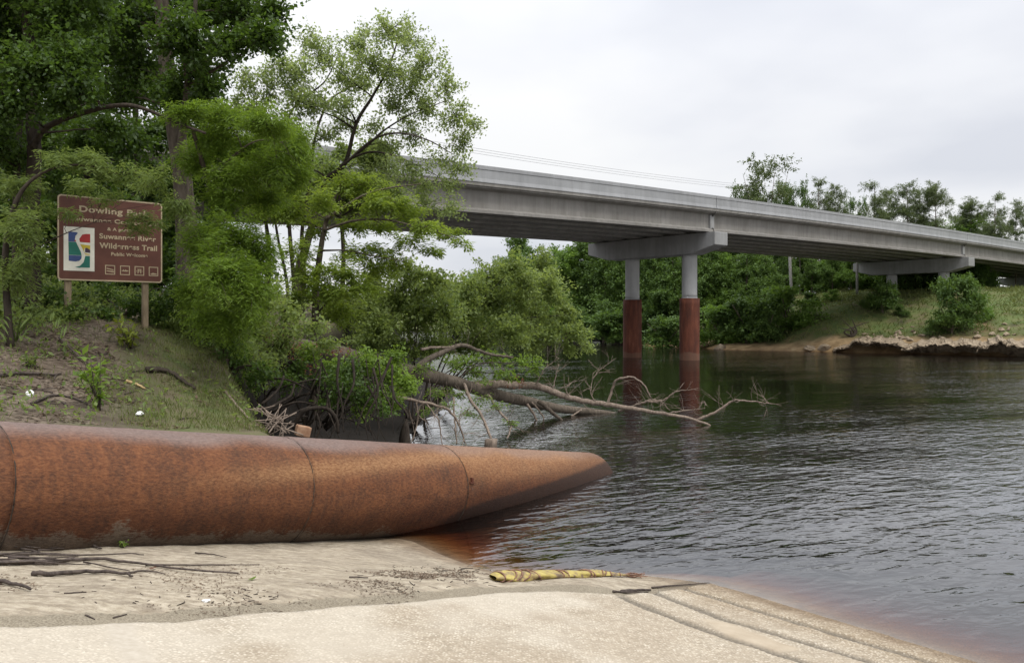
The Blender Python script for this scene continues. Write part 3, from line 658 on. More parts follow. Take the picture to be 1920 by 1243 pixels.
b = ground_under(P(20, 620, 12.6))
plant('overhanging_cypress', 'dark feathery cypress branches drooping in front of the upper edge of the brown sign', 'tree', b,
      [([b, P(10, 480, 12.6), P(30, 380, 12.6), P(70, 330, 12.6), P(130, 310, 12.7), P(200, 315, 12.8)], .06, .012),
       ([P(30, 500, 12.6), P(70, 465, 12.7), P(125, 437, 12.8), P(175, 418, 12.9)], .018, .004)],
      C([(40, 350, 50, 30), (110, 300, 50, 25), (180, 305, 45, 22), (160, 350, 45, 12), (230, 330, 50, 20), (290, 340, 40, 22), (40, 430, 45, 40), (20, 520, 50, 40), (70, 390, 25, 14), (60, 480, 30, 30), (335, 380, 30, 35), (200, 372, 45, 9)], 12.8, 20, 32, .5)
      + C([(262, 412, 22, 11), (258, 432, 17, 10), (290, 420, 14, 9), (128, 402, 16, 7)], 13.6, 40, 26, .2), dict(FEATH, L=.085, maxtw=.4), BARK_DARK, LEAF_MID)
# trees deeper in the wood
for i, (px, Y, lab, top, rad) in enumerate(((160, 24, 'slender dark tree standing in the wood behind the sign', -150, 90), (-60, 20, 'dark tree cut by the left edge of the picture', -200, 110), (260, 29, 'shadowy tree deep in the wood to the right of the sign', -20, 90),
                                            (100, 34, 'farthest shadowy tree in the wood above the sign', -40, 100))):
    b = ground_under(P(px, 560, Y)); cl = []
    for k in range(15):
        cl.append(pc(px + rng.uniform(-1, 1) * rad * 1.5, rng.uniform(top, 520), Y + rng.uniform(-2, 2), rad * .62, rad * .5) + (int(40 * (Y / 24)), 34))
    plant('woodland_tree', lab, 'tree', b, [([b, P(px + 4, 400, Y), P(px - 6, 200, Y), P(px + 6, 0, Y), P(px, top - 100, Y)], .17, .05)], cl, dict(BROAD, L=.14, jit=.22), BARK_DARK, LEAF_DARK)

# --- the airy tree in the middle and the layered cypress beside it
for i, (px, py, Y, lab, xs, mt) in enumerate(((500, 580, 32, 'mid-green tree filling the gap behind the feathery cypress', (425, 560, 225, 395), LEAF_MID), (640, 590, 33.5, 'loose mid-green tree behind the stems of the airy tree, hiding the bridge', (560, 740, 285, 400), LEAF_MID), (350, 590, 27, 'dark leafy tree right behind the thick-trunked dark tree', (270, 440, 180, 470), LEAF_DARK))):
    b = ground_under(P(px, py, Y)); cl = []
    for k in range(22): cl.append(pc(rng.uniform(xs[0], xs[1]), rng.uniform(xs[2], xs[3]), Y + rng.uniform(-1.5, 1.5), 34, 26) + (30, 34))
    plant('understorey_tree', lab, 'tree', b, [([b, P(px + 4, 470, Y), P(px - 4, 380, Y), P(px + 3, xs[2] + 20, Y)], .13, .03)], cl, dict(BROAD, L=.12, jit=.22), BARK_DARK, mt)
b = ground_under(P(556, 575, 27))
plant('airy_tree', 'airy pale-leaved tree with many thin stems whose rounded crown stands against the sky', 'tree', b,
      [([b, P(558, 520, 27), P(572, 470, 27), P(590, 405, 27), P(612, 340, 27), P(632, 322, 26.9), P(650, 300, 26.8), P(668, 232, 26.6), P(698, 182, 26.5), P(728, 128, 26.4), P(748, 70, 26.3)], .17, .02),
       ([b + np.array([.15, .15, 0]), P(570, 510, 27.2), P(566, 440, 27.3), P(578, 360, 27.4), P(592, 253, 27.5), P(619, 189, 27.6), P(660, 158, 27.7), P(690, 100, 27.8)], .09, .015),
       ([b + np.array([-.15, .2, 0]), P(552, 540, 27.5), P(545, 460, 27.7), P(540, 380, 27.8), P(535, 300, 27.9), P(543, 216, 28), P(580, 178, 28), P(612, 149, 28), P(640, 90, 28)], .09, .015),
       ([b + np.array([-.35, .3, 0]), P(538, 530, 27.7), P(520, 440, 28), P(505, 340, 28), P(490, 250, 28), P(478, 170, 28)], .07, .012),
       ([P(618, 335, 26.8), P(655, 300, 26.2), P(700, 262, 25.8), P(745, 250, 25.4), P(800, 262, 25.2), P(850, 290, 25)], .06, .012),
       ([P(640, 312, 26.8), P(690, 272, 26.5), P(720, 245, 26.4), P(770, 215, 26.3), P(835, 190, 26.2)], .055, .012),
       ([P(650, 300, 26.5), P(700, 285, 26), P(760, 300, 25.7), P(820, 330, 25.4)], .045, .01)],
      C([(520, 120, 42, 30), (465, 150, 35, 35), (580, 80, 40, 28), (640, 140, 45, 34), (700, 120, 45, 34), (770, 165, 45, 34), (560, 190, 45, 34), (650, 235, 40, 30), (560, 280, 40, 28), (885, 235, 22, 22), (450, 210, 32, 32), (725, 275, 42, 24), (860, 320, 30, 20), (725, 62, 55, 34), (770, 72, 40, 38), (670, 85, 50, 36), (610, 110, 50, 36), (560, 140, 48, 38), (510, 165, 45, 40), (480, 215, 40, 45), (795, 125, 45, 42), (735, 135, 45, 35), (835, 165, 40, 38), (855, 220, 38, 38), (872, 270, 26, 32),
         (800, 200, 48, 32), (740, 195, 40, 28), (680, 160, 42, 30), (640, 195, 36, 28), (590, 200, 42, 40), (540, 245, 40, 36), (610, 260, 32, 26), (700, 232, 30, 18), (780, 255, 45, 28), (835, 300, 38, 26), (770, 310, 42, 26), (725, 320, 38, 22),
         (500, 290, 38, 34), (840, 345, 30, 20), (790, 350, 40, 22), (560, 310, 36, 26), (475, 340, 30, 30), (800, 385, 45, 24), (850, 395, 30, 18)], 26.4, 31, 14, 1.2), dict(AIRY, L=.095, jit=.22, W=.62, maxtw=1.0), BARK_DARK, LEAF_AIRY)
b = ground_under(P(592, 625, 22.5))
plant('layered_cypress', 'young cypress with flat layered bright green sprays reaching right under the bridge', 'tree', b,
      [([b, P(592, 560, 22.5), P(597, 500, 22.5), P(606, 440, 22.4), P(616, 400, 22.3), P(628, 370, 22.2), P(640, 345, 22.2)], .12, .03),
       ([P(612, 412, 22.3), P(650, 385, 22), P(690, 363, 21.8), P(735, 352, 21.6), P(790, 345, 21.4)], .05, .012),
       ([P(608, 432, 22.3), P(660, 415, 22), P(720, 412, 21.7), P(780, 425, 21.4), P(850, 445, 21)], .04, .01),
       ([P(602, 470, 22.4), P(650, 470, 22), P(700, 480, 21.7), P(760, 490, 21.5)], .03, .008)],
      C([(640, 350, 42, 20), (690, 345, 45, 16), (600, 380, 35, 22), (740, 372, 45, 14), (700, 385, 45, 14), (760, 405, 45, 12), (800, 425, 45, 12), (845, 440, 35, 12), (868, 455, 22, 8), (720, 425, 45, 13), (660, 425, 38, 14), (770, 452, 48, 11),
         (810, 470, 30, 9), (720, 472, 45, 12), (670, 480, 40, 15), (640, 510, 45, 20), (700, 508, 45, 14), (745, 498, 35, 11), (620, 545, 45, 22), (680, 540, 42, 20), (640, 585, 45, 22), (580, 520, 35, 22), (560, 470, 28, 22), (590, 430, 25, 20), (550, 390, 32, 26),
         (505, 400, 35, 25), (560, 560, 32, 22)], 22, 40, 26, .8, 1.3), dict(FEATH, L=.12, W=.30, jit=.2, droop=-.3, maxtw=.7), BARK, LEAF_LIME)
# --- shrubs hanging over the water and on the bank
def bush(name, label, px, py, Y, cl, leaf, mat, ns=26, nl=14, spread=.8, grp=None, base=None):
    b = ground_under(P(px, py, Y)) if base is None else np.array(base, float)
    st = []
    for k in range(5):
        t = P(*[(c[0], c[1], Y) for c in cl][rng.integers(len(cl))])
        m_ = b + (t - b) * .5 + np.array([0, 0, .25 * np.linalg.norm((t - b)[:2])]); st.append(([b + rnd(1)[0] * .1, m_, t], .035, .010))
    return plant(name, label, 'shrub', b, st, C(cl, Y, ns, nl, spread), leaf, BARK_DARK, mat, grp, ('stems', 'branches', 'foliage'))
def shore(Y, inl=.5): return np.array([np.interp(Y, RIVER[15:26, 1], RIVER[15:26, 0]) - inl, Y, gz(np.interp(Y, RIVER[15:26, 1], RIVER[15:26, 0]) - inl, Y) - .1])
BS = dict(SHRUB, L=.12, jit=.20, W=.55)
bush('overhanging_shrub', 'left one of the large rounded shrubs overhanging the water, nearest the layered cypress', 0, 0, 27, [(700, 530, 40, 30), (760, 515, 40, 30), (815, 530, 40, 28), (745, 560, 50, 38), (790, 545, 45, 35), (720, 610, 45, 35), (780, 600, 50, 38), (830, 585, 45, 38), (740, 650, 45, 28), (800, 650, 48, 28), (690, 580, 40, 30), (690, 640, 40, 30)], BS, LEAF_SHRUB, 40, 18, 1.0, base=shore(27))
bush('overhanging_shrub', 'middle and tallest of the large rounded shrubs overhanging the water', 0, 0, 29.5, [(880, 545, 45, 36), (920, 520, 45, 36), (960, 505, 35, 30), (870, 600, 50, 38), (925, 575, 50, 40), (975, 560, 45, 38), (850, 650, 45, 28), (905, 640, 50, 32), (960, 625, 50, 36), (985, 530, 35, 30), (830, 540, 32, 26)], BS, LEAF_SHRUB, 40, 18, 1.1, base=shore(29.5))
bush('overhanging_shrub', 'right one of the large rounded shrubs overhanging the water, nearest the bridge pier', 0, 0, 31.5, [(1010, 500, 36, 32), (1035, 545, 42, 36), (1000, 590, 45, 38), (1060, 590, 38, 34), (1040, 625, 40, 28), (1085, 625, 28, 26), (1000, 640, 42, 26), (1100, 650, 18, 14), (1060, 655, 30, 14), (1020, 530, 40, 35)], BS, LEAF_SHRUB, 40, 18, 1.1, base=shore(31.5))
bush('bank_shrub', 'dense green shrub on the bank edge between the feathery cypress and the layered cypress', 510, 660, 17.5, [(500, 560, 40, 35), (540, 590, 38, 30), (480, 620, 42, 34), (530, 640, 38, 26), (580, 610, 35, 25), (450, 660, 35, 28), (490, 690, 38, 26), (600, 645, 32, 18), (460, 570, 35, 30)], SHRUB, LEAF_SHRUB, 30, 15, .7)
bush('trailing_shrub', 'bright leafy shoots hanging over the dark hollow and tangled roots', 610, 690, 19, [(690, 680, 34, 20), (730, 700, 34, 20), (650, 700, 30, 18), (770, 720, 26, 16), (700, 730, 30, 18), (620, 690, 26, 14), (740, 755, 24, 16), (680, 770, 20, 14), (580, 660, 26, 13), (735, 670, 26, 14)], SHRUB, LEAF_FRESH, 60, 20, .7, base=(-4.4, 19.4, .9))
bush('bank_shrub', 'mid-green shrub on the bank beyond the hollow, under the layered cypress', 640, 610, 29, [(620, 590, 40, 28), (660, 600, 40, 28), (640, 560, 36, 26), (690, 615, 36, 24), (600, 620, 36, 20), (700, 570, 34, 26)], BS, LEAF_SHRUB, 36, 18, .8)
bush('trailing_shrub', 'added dark leaves in front of the root tangle, darkening the hollow', 610, 690, 17.5, [(560, 690, 30, 16), (600, 710, 32, 18), (640, 720, 32, 18), (680, 740, 30, 18), (540, 720, 22, 16), (620, 750, 26, 16), (710, 770, 20, 16), (660, 690, 30, 16)], SHRUB, LEAF_DARK, 34, 16, .6, base=(-4.6, 18.2, .9))  # leaf mass added in front of the hollow to darken it
bush('riverside_shrub', 'low fresh green shrub at the water just beyond the fallen trunk', 0, 0, 26.5, [(870, 680, 38, 16), (920, 670, 40, 16), (970, 680, 36, 15), (1005, 690, 22, 14), (945, 700, 36, 12), (890, 700, 30, 12)], BS, LEAF_FRESH, 26, 14, .6, base=shore(25.5, .2))
bush('dark_shrub', 'dark shrub filling the ground below the left post of the sign', 100, 600, 14.8, [(60, 580, 45, 30), (120, 600, 38, 24), (40, 540, 40, 34), (190, 600, 32, 20), (100, 560, 30, 24)], SHRUB, LEAF_DARK, 24, 15, .5)
bush('dark_shrub', 'dark shrub behind both sign posts under the panel', 230, 590, 16.4, [(200, 560, 45, 30), (260, 570, 42, 30), (310, 580, 40, 32), (160, 560, 40, 26), (330, 540, 38, 34)], SHRUB, LEAF_DARK, 24, 15, .5)
bush('dark_shrub', 'dark shrub to the right of the sign beneath the feathery cypress', 360, 620, 16, [(350, 600, 42, 28), (400, 630, 38, 24), (440, 640, 30, 22), (370, 560, 35, 30), (330, 620, 35, 20)], SHRUB, LEAF_MID, 24, 15, .5)
bush('dark_shrub', 'dark shrub hanging over the hollow, just right of the grassy slope', 430, 680, 15.6, [(440, 680, 30, 22), (470, 710, 28, 18), (430, 650, 28, 22), (500, 700, 24, 18), (420, 640, 22, 20)], SHRUB, LEAF_DARK, 26, 15, .3)
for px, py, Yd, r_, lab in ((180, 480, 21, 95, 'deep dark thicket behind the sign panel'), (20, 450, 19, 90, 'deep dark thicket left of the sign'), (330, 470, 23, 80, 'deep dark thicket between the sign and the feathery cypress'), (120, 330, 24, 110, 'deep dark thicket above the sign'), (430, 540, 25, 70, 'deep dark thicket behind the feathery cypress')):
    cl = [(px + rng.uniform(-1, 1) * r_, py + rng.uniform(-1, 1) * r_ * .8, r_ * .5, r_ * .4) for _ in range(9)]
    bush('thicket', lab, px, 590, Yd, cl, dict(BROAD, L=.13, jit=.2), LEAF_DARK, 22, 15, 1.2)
# a weed, a yellowing seedling and a clump of fan leaves on the bank
def weed(name, label, px, py, n, hgt, L_, mat, lean=.5, Wd=.4):
    g = G(px, py); tr, lv = Acc(), Acc()
    for k in range(n):
        d = unit(np.array([rng.normal() * lean, rng.normal() * lean, 1])); tip = g + d * hgt * rng.uniform(.6, 1); tr.tube(np.array([g, (g + tip) / 2 + rnd(1)[0] * .03, tip]), [.008, .006, .003], 4)
        m_ = 12; u = rng.uniform(.2, 1, m_)[:, None]; lv.leaves(g + (tip - g) * u, rnd(m_) + UP * .1, UP + rnd(m_) * .6, L_ * rng.uniform(.6, 1.2, m_), L_ * Wd * rng.uniform(.7, 1.2, m_), rng.uniform(0, 1, m_))
    t = thing(name, label, 'plant', g); link('stems', tr.mesh('stems', g), STICK, t); link('leaf_sprays', lv.mesh('leaf_sprays', g, False), mat, t)
weed('leafy_weed', 'upright leafy weed growing on the slope straight above the pipe', 188, 770, 9, .95, .17, LEAF_FRESH, .28)
weed('yellow_seedling', 'yellow-green seedling in front of the right sign post', 245, 655, 8, .65, .15, leaf_mat('leaf_yellow', (.12, .16, .02), (.24, .28, .04), .4), .45)
weed('small_weed', 'small bright weed at the bank edge above the hollow', 447, 725, 5, .3, .09, LEAF_FRESH, .5)
weed('small_weed', 'small sprouting weed on the slope left of the leafy weed', 55, 690, 5, .25, .10, LEAF_MID, .6)
weed('small_weed', 'tiny sprig growing from the sand at the foot of the pipe', 230, 1027, 3, .10, .05, LEAF_FRESH, .4)
g = G(30, 640); t = thing('palmetto', 'palmetto with arching fronds below the left end of the sign', 'plant', g)
for k in range(8):
    a_ = rng.uniform(-.4, 3.6); d = np.array([math.cos(a_), -abs(math.sin(a_)) * .6, 0]); ln = rng.uniform(.9, 1.4); u = np.linspace(0, 1, 9)[:, None]
    p_ = g + d * ln * u * .75 + UP * (1.15 * u - .95 * u ** 2.2) * ln; lv = Acc(); lv.tube(p_, np.linspace(.012, .004, 9), 4, 0, .3)
    tn = np.gradient(p_, axis=0); sd = unit(np.cross(tn, UP)); m_ = 40; ii = rng.integers(3, 9, m_); sg = rng.choice([-1, 1], m_)[:, None]
    lv.leaves(p_[ii], sd[ii] * sg + unit(tn[ii]) * .9 - UP * .25, UP + rnd(m_) * .3, np.full(m_, .32), np.full(m_, .028), rng.uniform(.1, .9, m_))
    link('frond', lv.mesh('frond', g, False), LEAF_MID, t)
# ground cover
def blades(name, pts, hgt, wd, mat, lean=.5):
    n = len(pts); lv = Acc(); hh = hgt * rng.uniform(.4, 1.2, n); lv.leaves(pts, UP + rnd(n) * lean, rnd(n) * np.array([1, 1, .2]), hh, wd * rng.uniform(.7, 1.3, n), rng.uniform(0, 1, n))
    o = link(name, lv.mesh(name, (0, 0, 0), False), mat); tag(o, kind='stuff'); return o
n = 70000; gx = rng.uniform(-9.5, -2.8, n); gy = rng.uniform(8, 18.5, n); gzz, _, _, ged, gq, _ = land(gx, gy, True)
den = sstep(gx * .8 + 2.4 * (vnoise(gx, gy, 1.6, 11) + .6 * vnoise(gx, gy, .5, 12)), -5.5, -4.0); den = np.maximum(np.maximum(den * .55, .85 * (1 - sstep(ged + .5 * vnoise(gx, gy, .8, 55), .9, 2.3))), .02 + .25 * sstep(gq, 3.0, 5)) * (.35 + 1.3 * np.clip(vnoise(gx, gy, .7, 51) + .3, 0, 1))
k = (ged > -.15) & (gq > .62) & (rng.random(n) < den); blades('grass', np.stack([gx, gy, gzz - .01], -1)[k], .12, .010, GRASS)
n = 60000; gx = rng.uniform(-10, -3, n); gy = rng.uniform(12, 22, n); gzz, _, _, ged, gq, _ = land(gx, gy, True)
k = (ged > -.3) & (gq > 3.4) & (vnoise(gx, gy, 1.2, 52) > -.2 + .35 * (gx > -5.2)); k &= rng.random(n) < sstep(gq, 4.2, 5.6)
n2_ = 15000; hx = rng.uniform(-9.5, -3.3, n2_); hy = rng.uniform(8.5, 15, n2_); hz_, _, _, hed, hq, _ = land(hx, hy, True); k2 = (hed > 0) & (hq > .8) & (vnoise(hx, hy, .5, 53) + .6 * vnoise(hx, hy, 1.6, 54) > .16)
lv = Acc(); q = np.vstack([np.stack([gx, gy, gzz], -1)[k], np.stack([hx, hy, hz_ - .30 * rng.random(n2_)], -1)[k2]]); m_ = len(q); lv.leaves(q + UP * rng.uniform(.0, .45, m_)[:, None] * rng.random(m_)[:, None], rnd(m_) + UP * .2, UP + rnd(m_) * .7, .09 * rng.uniform(.6, 1.3, m_), .045 * rng.uniform(.6, 1.3, m_), rng.uniform(0, 1, m_))
o = link('undergrowth', lv.mesh('undergrowth', (0, 0, 0), False), LEAF_MID); tag(o, kind='stuff')

# ------------------------------------------------------------------ woods across the river (a few grown once, then copied)
def variant(kind, H, Rr, seed):
    tr_, cl = [], []
    if kind == 'hard':
        tr_.append(([(0, 0, 0), (.1, .1, H * .3), (-.15, .1, H * .6), (.1, -.1, H * .92)], .26, .05))
        for k in range(26):
            z = H * rng.uniform(.14, .95); f_ = math.sin(min(1, (z / H) * 1.15 + .18) * math.pi) ** .6; a_ = rng.uniform(0, 6.28); r_ = Rr * f_ * rng.uniform(.35, .9)
            cl.append(((r_ * math.cos(a_), r_ * math.sin(a_), z), (Rr * .42, Rr * .42, Rr * .3), 18, 34))
        lf = dict(L=.34, W=.55, jit=.42, droop=-.2, tw=.02, twigs=False)
    elif kind == 'pine':
        tr_.append(([(0, 0, 0), (.15, 0, H * .35), (-.1, .15, H * .7), (.05, 0, H)], .24, .05))
        for k in range(34):
            z = H * (1 - .55 * rng.random() ** 1.1); f_ = .35 + .65 * math.sin(min(1., (H - z) / (H * .55) + .14) * math.pi * .75); a_ = rng.uniform(0, 6.28); r_ = Rr * f_ * rng.uniform(.3, 1)
            cl.append(((r_ * math.cos(a_), r_ * math.sin(a_), z), (Rr * .42, Rr * .42, Rr * .30), 16, 30))
        lf = dict(L=.42, W=.22, jit=.30, droop=.1, tw=.02, twigs=False, lr=.03)
    elif kind == 'open':
        for k in range(4):
            a_ = k * 1.57 + .4; tr_.append(([(0, 0, 0), (.2 * math.cos(a_), .2 * math.sin(a_), H * .35), (Rr * .35 * math.cos(a_), Rr * .35 * math.sin(a_), H * .65), (Rr * .6 * math.cos(a_), Rr * .6 * math.sin(a_), H * .9)], .18, .03))
        for k in range(36):
            z = H * rng.uniform(.42, 1.0); a_ = rng.uniform(0, 6.28); r_ = Rr * rng.uniform(.2, 1) * math.sqrt(max(.1, 1 - ((z / H - .7) / .42) ** 2))
            cl.append(((r_ * math.cos(a_), r_ * math.sin(a_), z), (Rr * .28, Rr * .28, Rr * .24), 12, 26))
        lf = dict(L=.36, W=.5, jit=.34, droop=-.2, tw=.02, lr=.03, twigs=False)
    else:
        for k in range(4): a_ = rng.uniform(0, 6.28); tr_.append(([(0, 0, 0), (.3 * math.cos(a_), .3 * math.sin(a_), H * .4), (.6 * math.cos(a_) * Rr, .6 * math.sin(a_) * Rr, H * .8)], .05, .02))
        for k in range(16):
            z = H * rng.uniform(.12, .9); a_ = rng.uniform(0, 6.28); r_ = Rr * rng.uniform(.1, .8) * math.sqrt(max(.15, 1 - (z / H - .3) ** 2 * 1.6))
            cl.append(((r_ * math.cos(a_), r_ * math.sin(a_), z), (Rr * .38, Rr * .38, H * .16), 16, 30))
        lf = dict(L=.24, W=.5, jit=.25, droop=-.1, tw=.012, twigs=False)
    tr, br, lv = grow(tr_, cl, lf); return tr.mesh('trunk'), br.mesh('branches'), lv.mesh('crown', (0, 0, 0), False)
VAR = {k: [variant(k, H, r_, 0) for _ in range(n_)] for k, H, r_, n_ in (('hard', 14, 4.6, 4), ('pine', 24, 3.8, 3), ('open', 22, 6.0, 2), ('shrub', 3.4, 2.3, 3))}
VH = dict(hard=14, pine=24, open=22, shrub=3.4)
MATS = {}
def far_tree(kind, name, label, px, Yd, Htop, group=None, wide=1., mat=None, cat='tree', sub=None):
    """a tree of height Htop standing at distance Yd"""
    x = (px - 960) / F * Yd; z = gz(x, Yd) - .15
    tr, br, lv = VAR[kind][rng.integers(len(VAR[kind]))]; mat = mat or LEAF_FAR
    if (lv.name, mat.name) not in MATS:
        c = lv if not lv.materials else lv.copy(); MATS[(lv.name, mat.name)] = c
    lv2 = MATS[(lv.name, mat.name)]
    t = thing(name, label, cat, (x, Yd, z), group); s = Htop / VH[kind]; t.scale = (s * wide, s * wide, s); t.rotation_euler = (0, 0, rng.uniform(0, 6.28))
    nm = ('trunk', 'branches', 'crown') if kind != 'shrub' else ('stems', 'branches', 'foliage')
    bm_ = BARK_PALE if kind in ('open', 'pine') else BARK
    link(nm[0], tr, bm_, t); link(nm[1], br, bm_, t); link(nm[2], lv2, mat, t); return t
def top_h(px, py, Yd): return CH + (YH - py) / F * Yd - gz((px - 960) / F * Yd, Yd)
WOODS = 'leafy trees forming the dark wall of woods across the river'
wl = 'dark leafy hardwood in the wall of woods across the river'
spots = [(905, 520, 165), (935, 490, 160), (968, 452, 150), (1000, 458, 142), (1035, 462, 138), (1068, 468, 130), (1100, 458, 128), (1130, 455, 122), (1163, 470, 118), (1195, 465, 116), (1230, 475, 114), (1262, 470, 112), (1295, 475, 112), (1330, 470, 110), (1365, 480, 110), (1400, 470, 110), (1440, 480, 112), (1480, 470, 116), (1520, 480, 116), (1560, 470, 116), (1600, 480, 114), (1645, 480, 116), (1690, 470, 118)]
for px, py, Yd in spots:
    far_tree('hard', 'hardwood_tree', wl, px + rng.uniform(-6, 6), Yd, top_h(px, py, Yd) + rng.uniform(0, 1.2), WOODS, rng.uniform(.9, 1.15), LEAF_FAR if rng.random() < .7 else LEAF_FARLIGHT)
for px in range(960, 1820, 34):
    Yd = 131 + rng.uniform(-5, 8); far_tree('hard', 'hardwood_tree', wl, px, Yd, (15.5 if px < 1360 else 10.5) + rng.uniform(-1, 2.), WOODS, 1.15 if px < 1360 else 1.5, LEAF_FAR)
for px, py, Yd, s, lab in ((1435, 303, 122, 'open', 'tallest pale-trunked oak with an open crown rising above the bridge'), ):
    far_tree(s, 'oak_tree', lab, px, Yd, top_h(px, py, Yd), None, 1.0, LEAF_PINE)
PINES = [(1400, 352, 126, 'open', .7), (1500, 345, 128, 'open', .6), (1535, 338, 124, 'pine', .9), (1568, 350, 130, 'pine', .9), (1640, 343, 118, 'pine', 1.1), (1662, 360, 126, 'pine', .9), (1700, 346, 122, 'pine', 1.1), (1725, 356, 130, 'pine', 1.), (1756, 345, 120, 'pine', 1.05), (1822, 374, 130, 'pine', 1.), (1866, 366, 126, 'pine', 1.05), (1905, 380, 130, 'pine', 1.), (1800, 405, 140, 'pine', .9), (1600, 372, 132, 'open', .6), (1845, 400, 150, 'pine', 1.), (1470, 345, 130, 'open', .55)]
PL = ['low spreading tree peeping over the bridge left of the tallest oak', 'feathery tree over the bridge just right of the tallest oak', 'slim pine over the bridge, left of a row of five', 'low bushy pine over the bridge between two taller ones', 'dark round-headed pine standing alone above the bridge', 'lower pine tucked behind the dark round-headed pine', 'broad pine left of the last tall pine before the sky gap', 'lower pine half hidden behind the broad pine', 'tall pine at the right end of the row before the sky gap', 'first pine right of the sky gap', 'tallest pine right of the sky gap', 'pine at the right edge of the picture above the bridge', 'small distant pine in the sky gap above the bridge', 'low leafy tree between the slim pine and the round-headed pine', 'small distant pine behind the pines at the right edge', 'low feathery tree directly behind the tallest oak']
for (px, py, Yd, k, wd), lab in zip(PINES, PL): far_tree(k, 'pine_tree' if k == 'pine' else 'leafy_tree', lab, px, Yd, top_h(px, py, Yd), None, wd, LEAF_PINE if k == 'pine' else LEAF_FAR)
SH = [(1475, 535, 97, 1.25, LEAF_FARLIGHT, 'bright green rounded shrub on the far bank right of the bridge pier'), (1400, 552, 96, 1.2, LEAF_FAR, 'dull green shrub on the far bank between the near column and the bright rounded shrub'), (1350, 570, 98, 1.1, LEAF_FAR, 'low dark shrub just right of the rusty near column across the river'), (1655, 528, 93, 1.0, LEAF_FAR, 'dark dense shrub on the far slope below the second pier cap'), (1622, 560, 96, 1., LEAF_FAR, 'lower dark shrub at the left foot of the dense one on the far slope'), (1690, 570, 92, 1., LEAF_FAR, 'low shrub at the right foot of the dense dark one on the far slope'), (1802, 512, 84, .75, LEAF_FARLIGHT, 'tall light green shrub on the far slope in front of the second pier'), (1785, 560, 83, .9, LEAF_FAR, 'darker shrub in front of the tall light green one on the far slope'), (1520, 545, 102, 1.1, LEAF_FAR, 'shrub in shade behind the bright green rounded one'), (1560, 540, 104, 1.1, LEAF_FARLIGHT, 'shrub below the bridge left of the grey pole'), (1250, 590, 100, 1.3, LEAF_FAR, 'low shrub on the far shore seen between the two rusty columns'), (1150, 580, 112, 1.3, LEAF_FAR, 'low shrub on the far shore left of the rusty columns'), (1440, 575, 95, 1., LEAF_FAR, 'low shrub filling the gap left of the bright green rounded one'), (1840, 560, 86, 1., LEAF_FARLIGHT, 'low shrub right of the tall light green one on the far slope')]
for px, py, Yd, wd, mt, lab in SH: far_tree('shrub', 'shrub', lab, px, Yd, max(1.2, top_h(px, py, Yd)), None, wd, mt, 'shrub')
for k, px in enumerate(range(1540, 1850, 22)): far_tree('shrub', 'woodland_shrub', 'shady shrub among the trunks under the bridge on the far bank', px, 116 + rng.uniform(-4, 8), rng.uniform(3.5, 5.5), 'shady shrubs among the trunks under the bridge', .9, LEAF_FAR, 'shrub')
# low ground cover on the far bank and a far-off wood
n = 80000; gx = rng.uniform(14, 82, n); gy = rng.uniform(74, 122, n); gzz, gsd, gf, _, _, _ = land(gx, gy, True)
k = gf & (gsd > 3.2) & (rng.random(n) < .25 + sstep(vnoise(gx, gy, 4, 61) + .5 * vnoise(gx, gy, 1.3, 62), -.1, .3)); q = np.stack([gx, gy, gzz], -1)[k]; m_ = len(q)
lv = Acc(); lv.leaves(q, UP * .8 + rnd(m_) * .8, rnd(m_), .55 * rng.uniform(.3, 1.2, m_), .11 * rng.uniform(.6, 1.4, m_), rng.uniform(0, 1, m_))
o = link('bank_weeds', lv.mesh('bank_weeds', (0, 0, 0), False), leaf_mat('weeds_far', (.070, .105, .028), (.185, .205, .070), .35, .7, .35)); tag(o, kind='stuff')
lv = Acc()
for k in range(260):
    a_ = rng.uniform(-.75, .35); Yd = rng.uniform(300, 520); x = a_ * Yd; z = gz(x, Yd); hh = rng.uniform(7, 11) + (6 if a_ > -.12 else 0); m_ = 90
    q = np.array([x, Yd, z + hh * .5]) + rnd(m_) * np.array([6, 6, hh * .55]) * (rng.random(m_) ** .4)[:, None]; lv.leaves(q, rnd(m_), rnd(m_), np.full(m_, 2.4), np.full(m_, 1.8), rng.uniform(0, 1, m_))
o = link('distant_forest', lv.mesh('distant_forest', (0, 0, 0), False), LEAF_FAR); tag(o, kind='stuff')
# power pole and pale dead trunk under the bridge, wires above it
g = np.array([(1607 - 960) / F * 108, 108, 0]); g[2] = gz(g[0], g[1]) - .2
a = Acc(); a.tube(np.array([g, g + UP * 4, g + UP * 9.5]), [.17, .16, .14], 8); t = thing('utility_pole', 'plain grey pole standing in the far woods under the bridge', 'pole', g); POLE = plain_mat('pole_grey', (.20, .19, .175), (.30, .29, .27), 4); link('pole', a.mesh('pole', g), POLE, t)
a = Acc(); a.box(g + UP * 9.1, 2.2, .12, .14); link('crossarm', a.mesh('crossarm', g, False), POLE, t)
g = np.array([(1487 - 960) / F * 104, 104, 0]); g[2] = gz(g[0], g[1]) - .2
a = Acc(); a.tube(smooth([g, g + UP * 4 + np.array([-.3, 0, 0]), g + UP * 9 + np.array([-.5, 0, 0])]), .19, 7); t = thing('dead_tree', 'pale bare trunk in the far woods behind the bright green shrub', 'tree', g); link('trunk', a.mesh('trunk', g), POLE, t)
a = Acc(); a.tube(smooth([g + UP * 6 + np.array([-.4, 0, 0]), g + UP * 7 + np.array([.5, 0, 0]), g + UP * 8.4 + np.array([.9, 0, 0])]), .06, 5); link('dead_limb', a.mesh('dead_limb', g), BARK_PALE, t)
WIRE = plain_mat('wire_grey', (.10, .10, .11), (.13, .13, .14), 3)
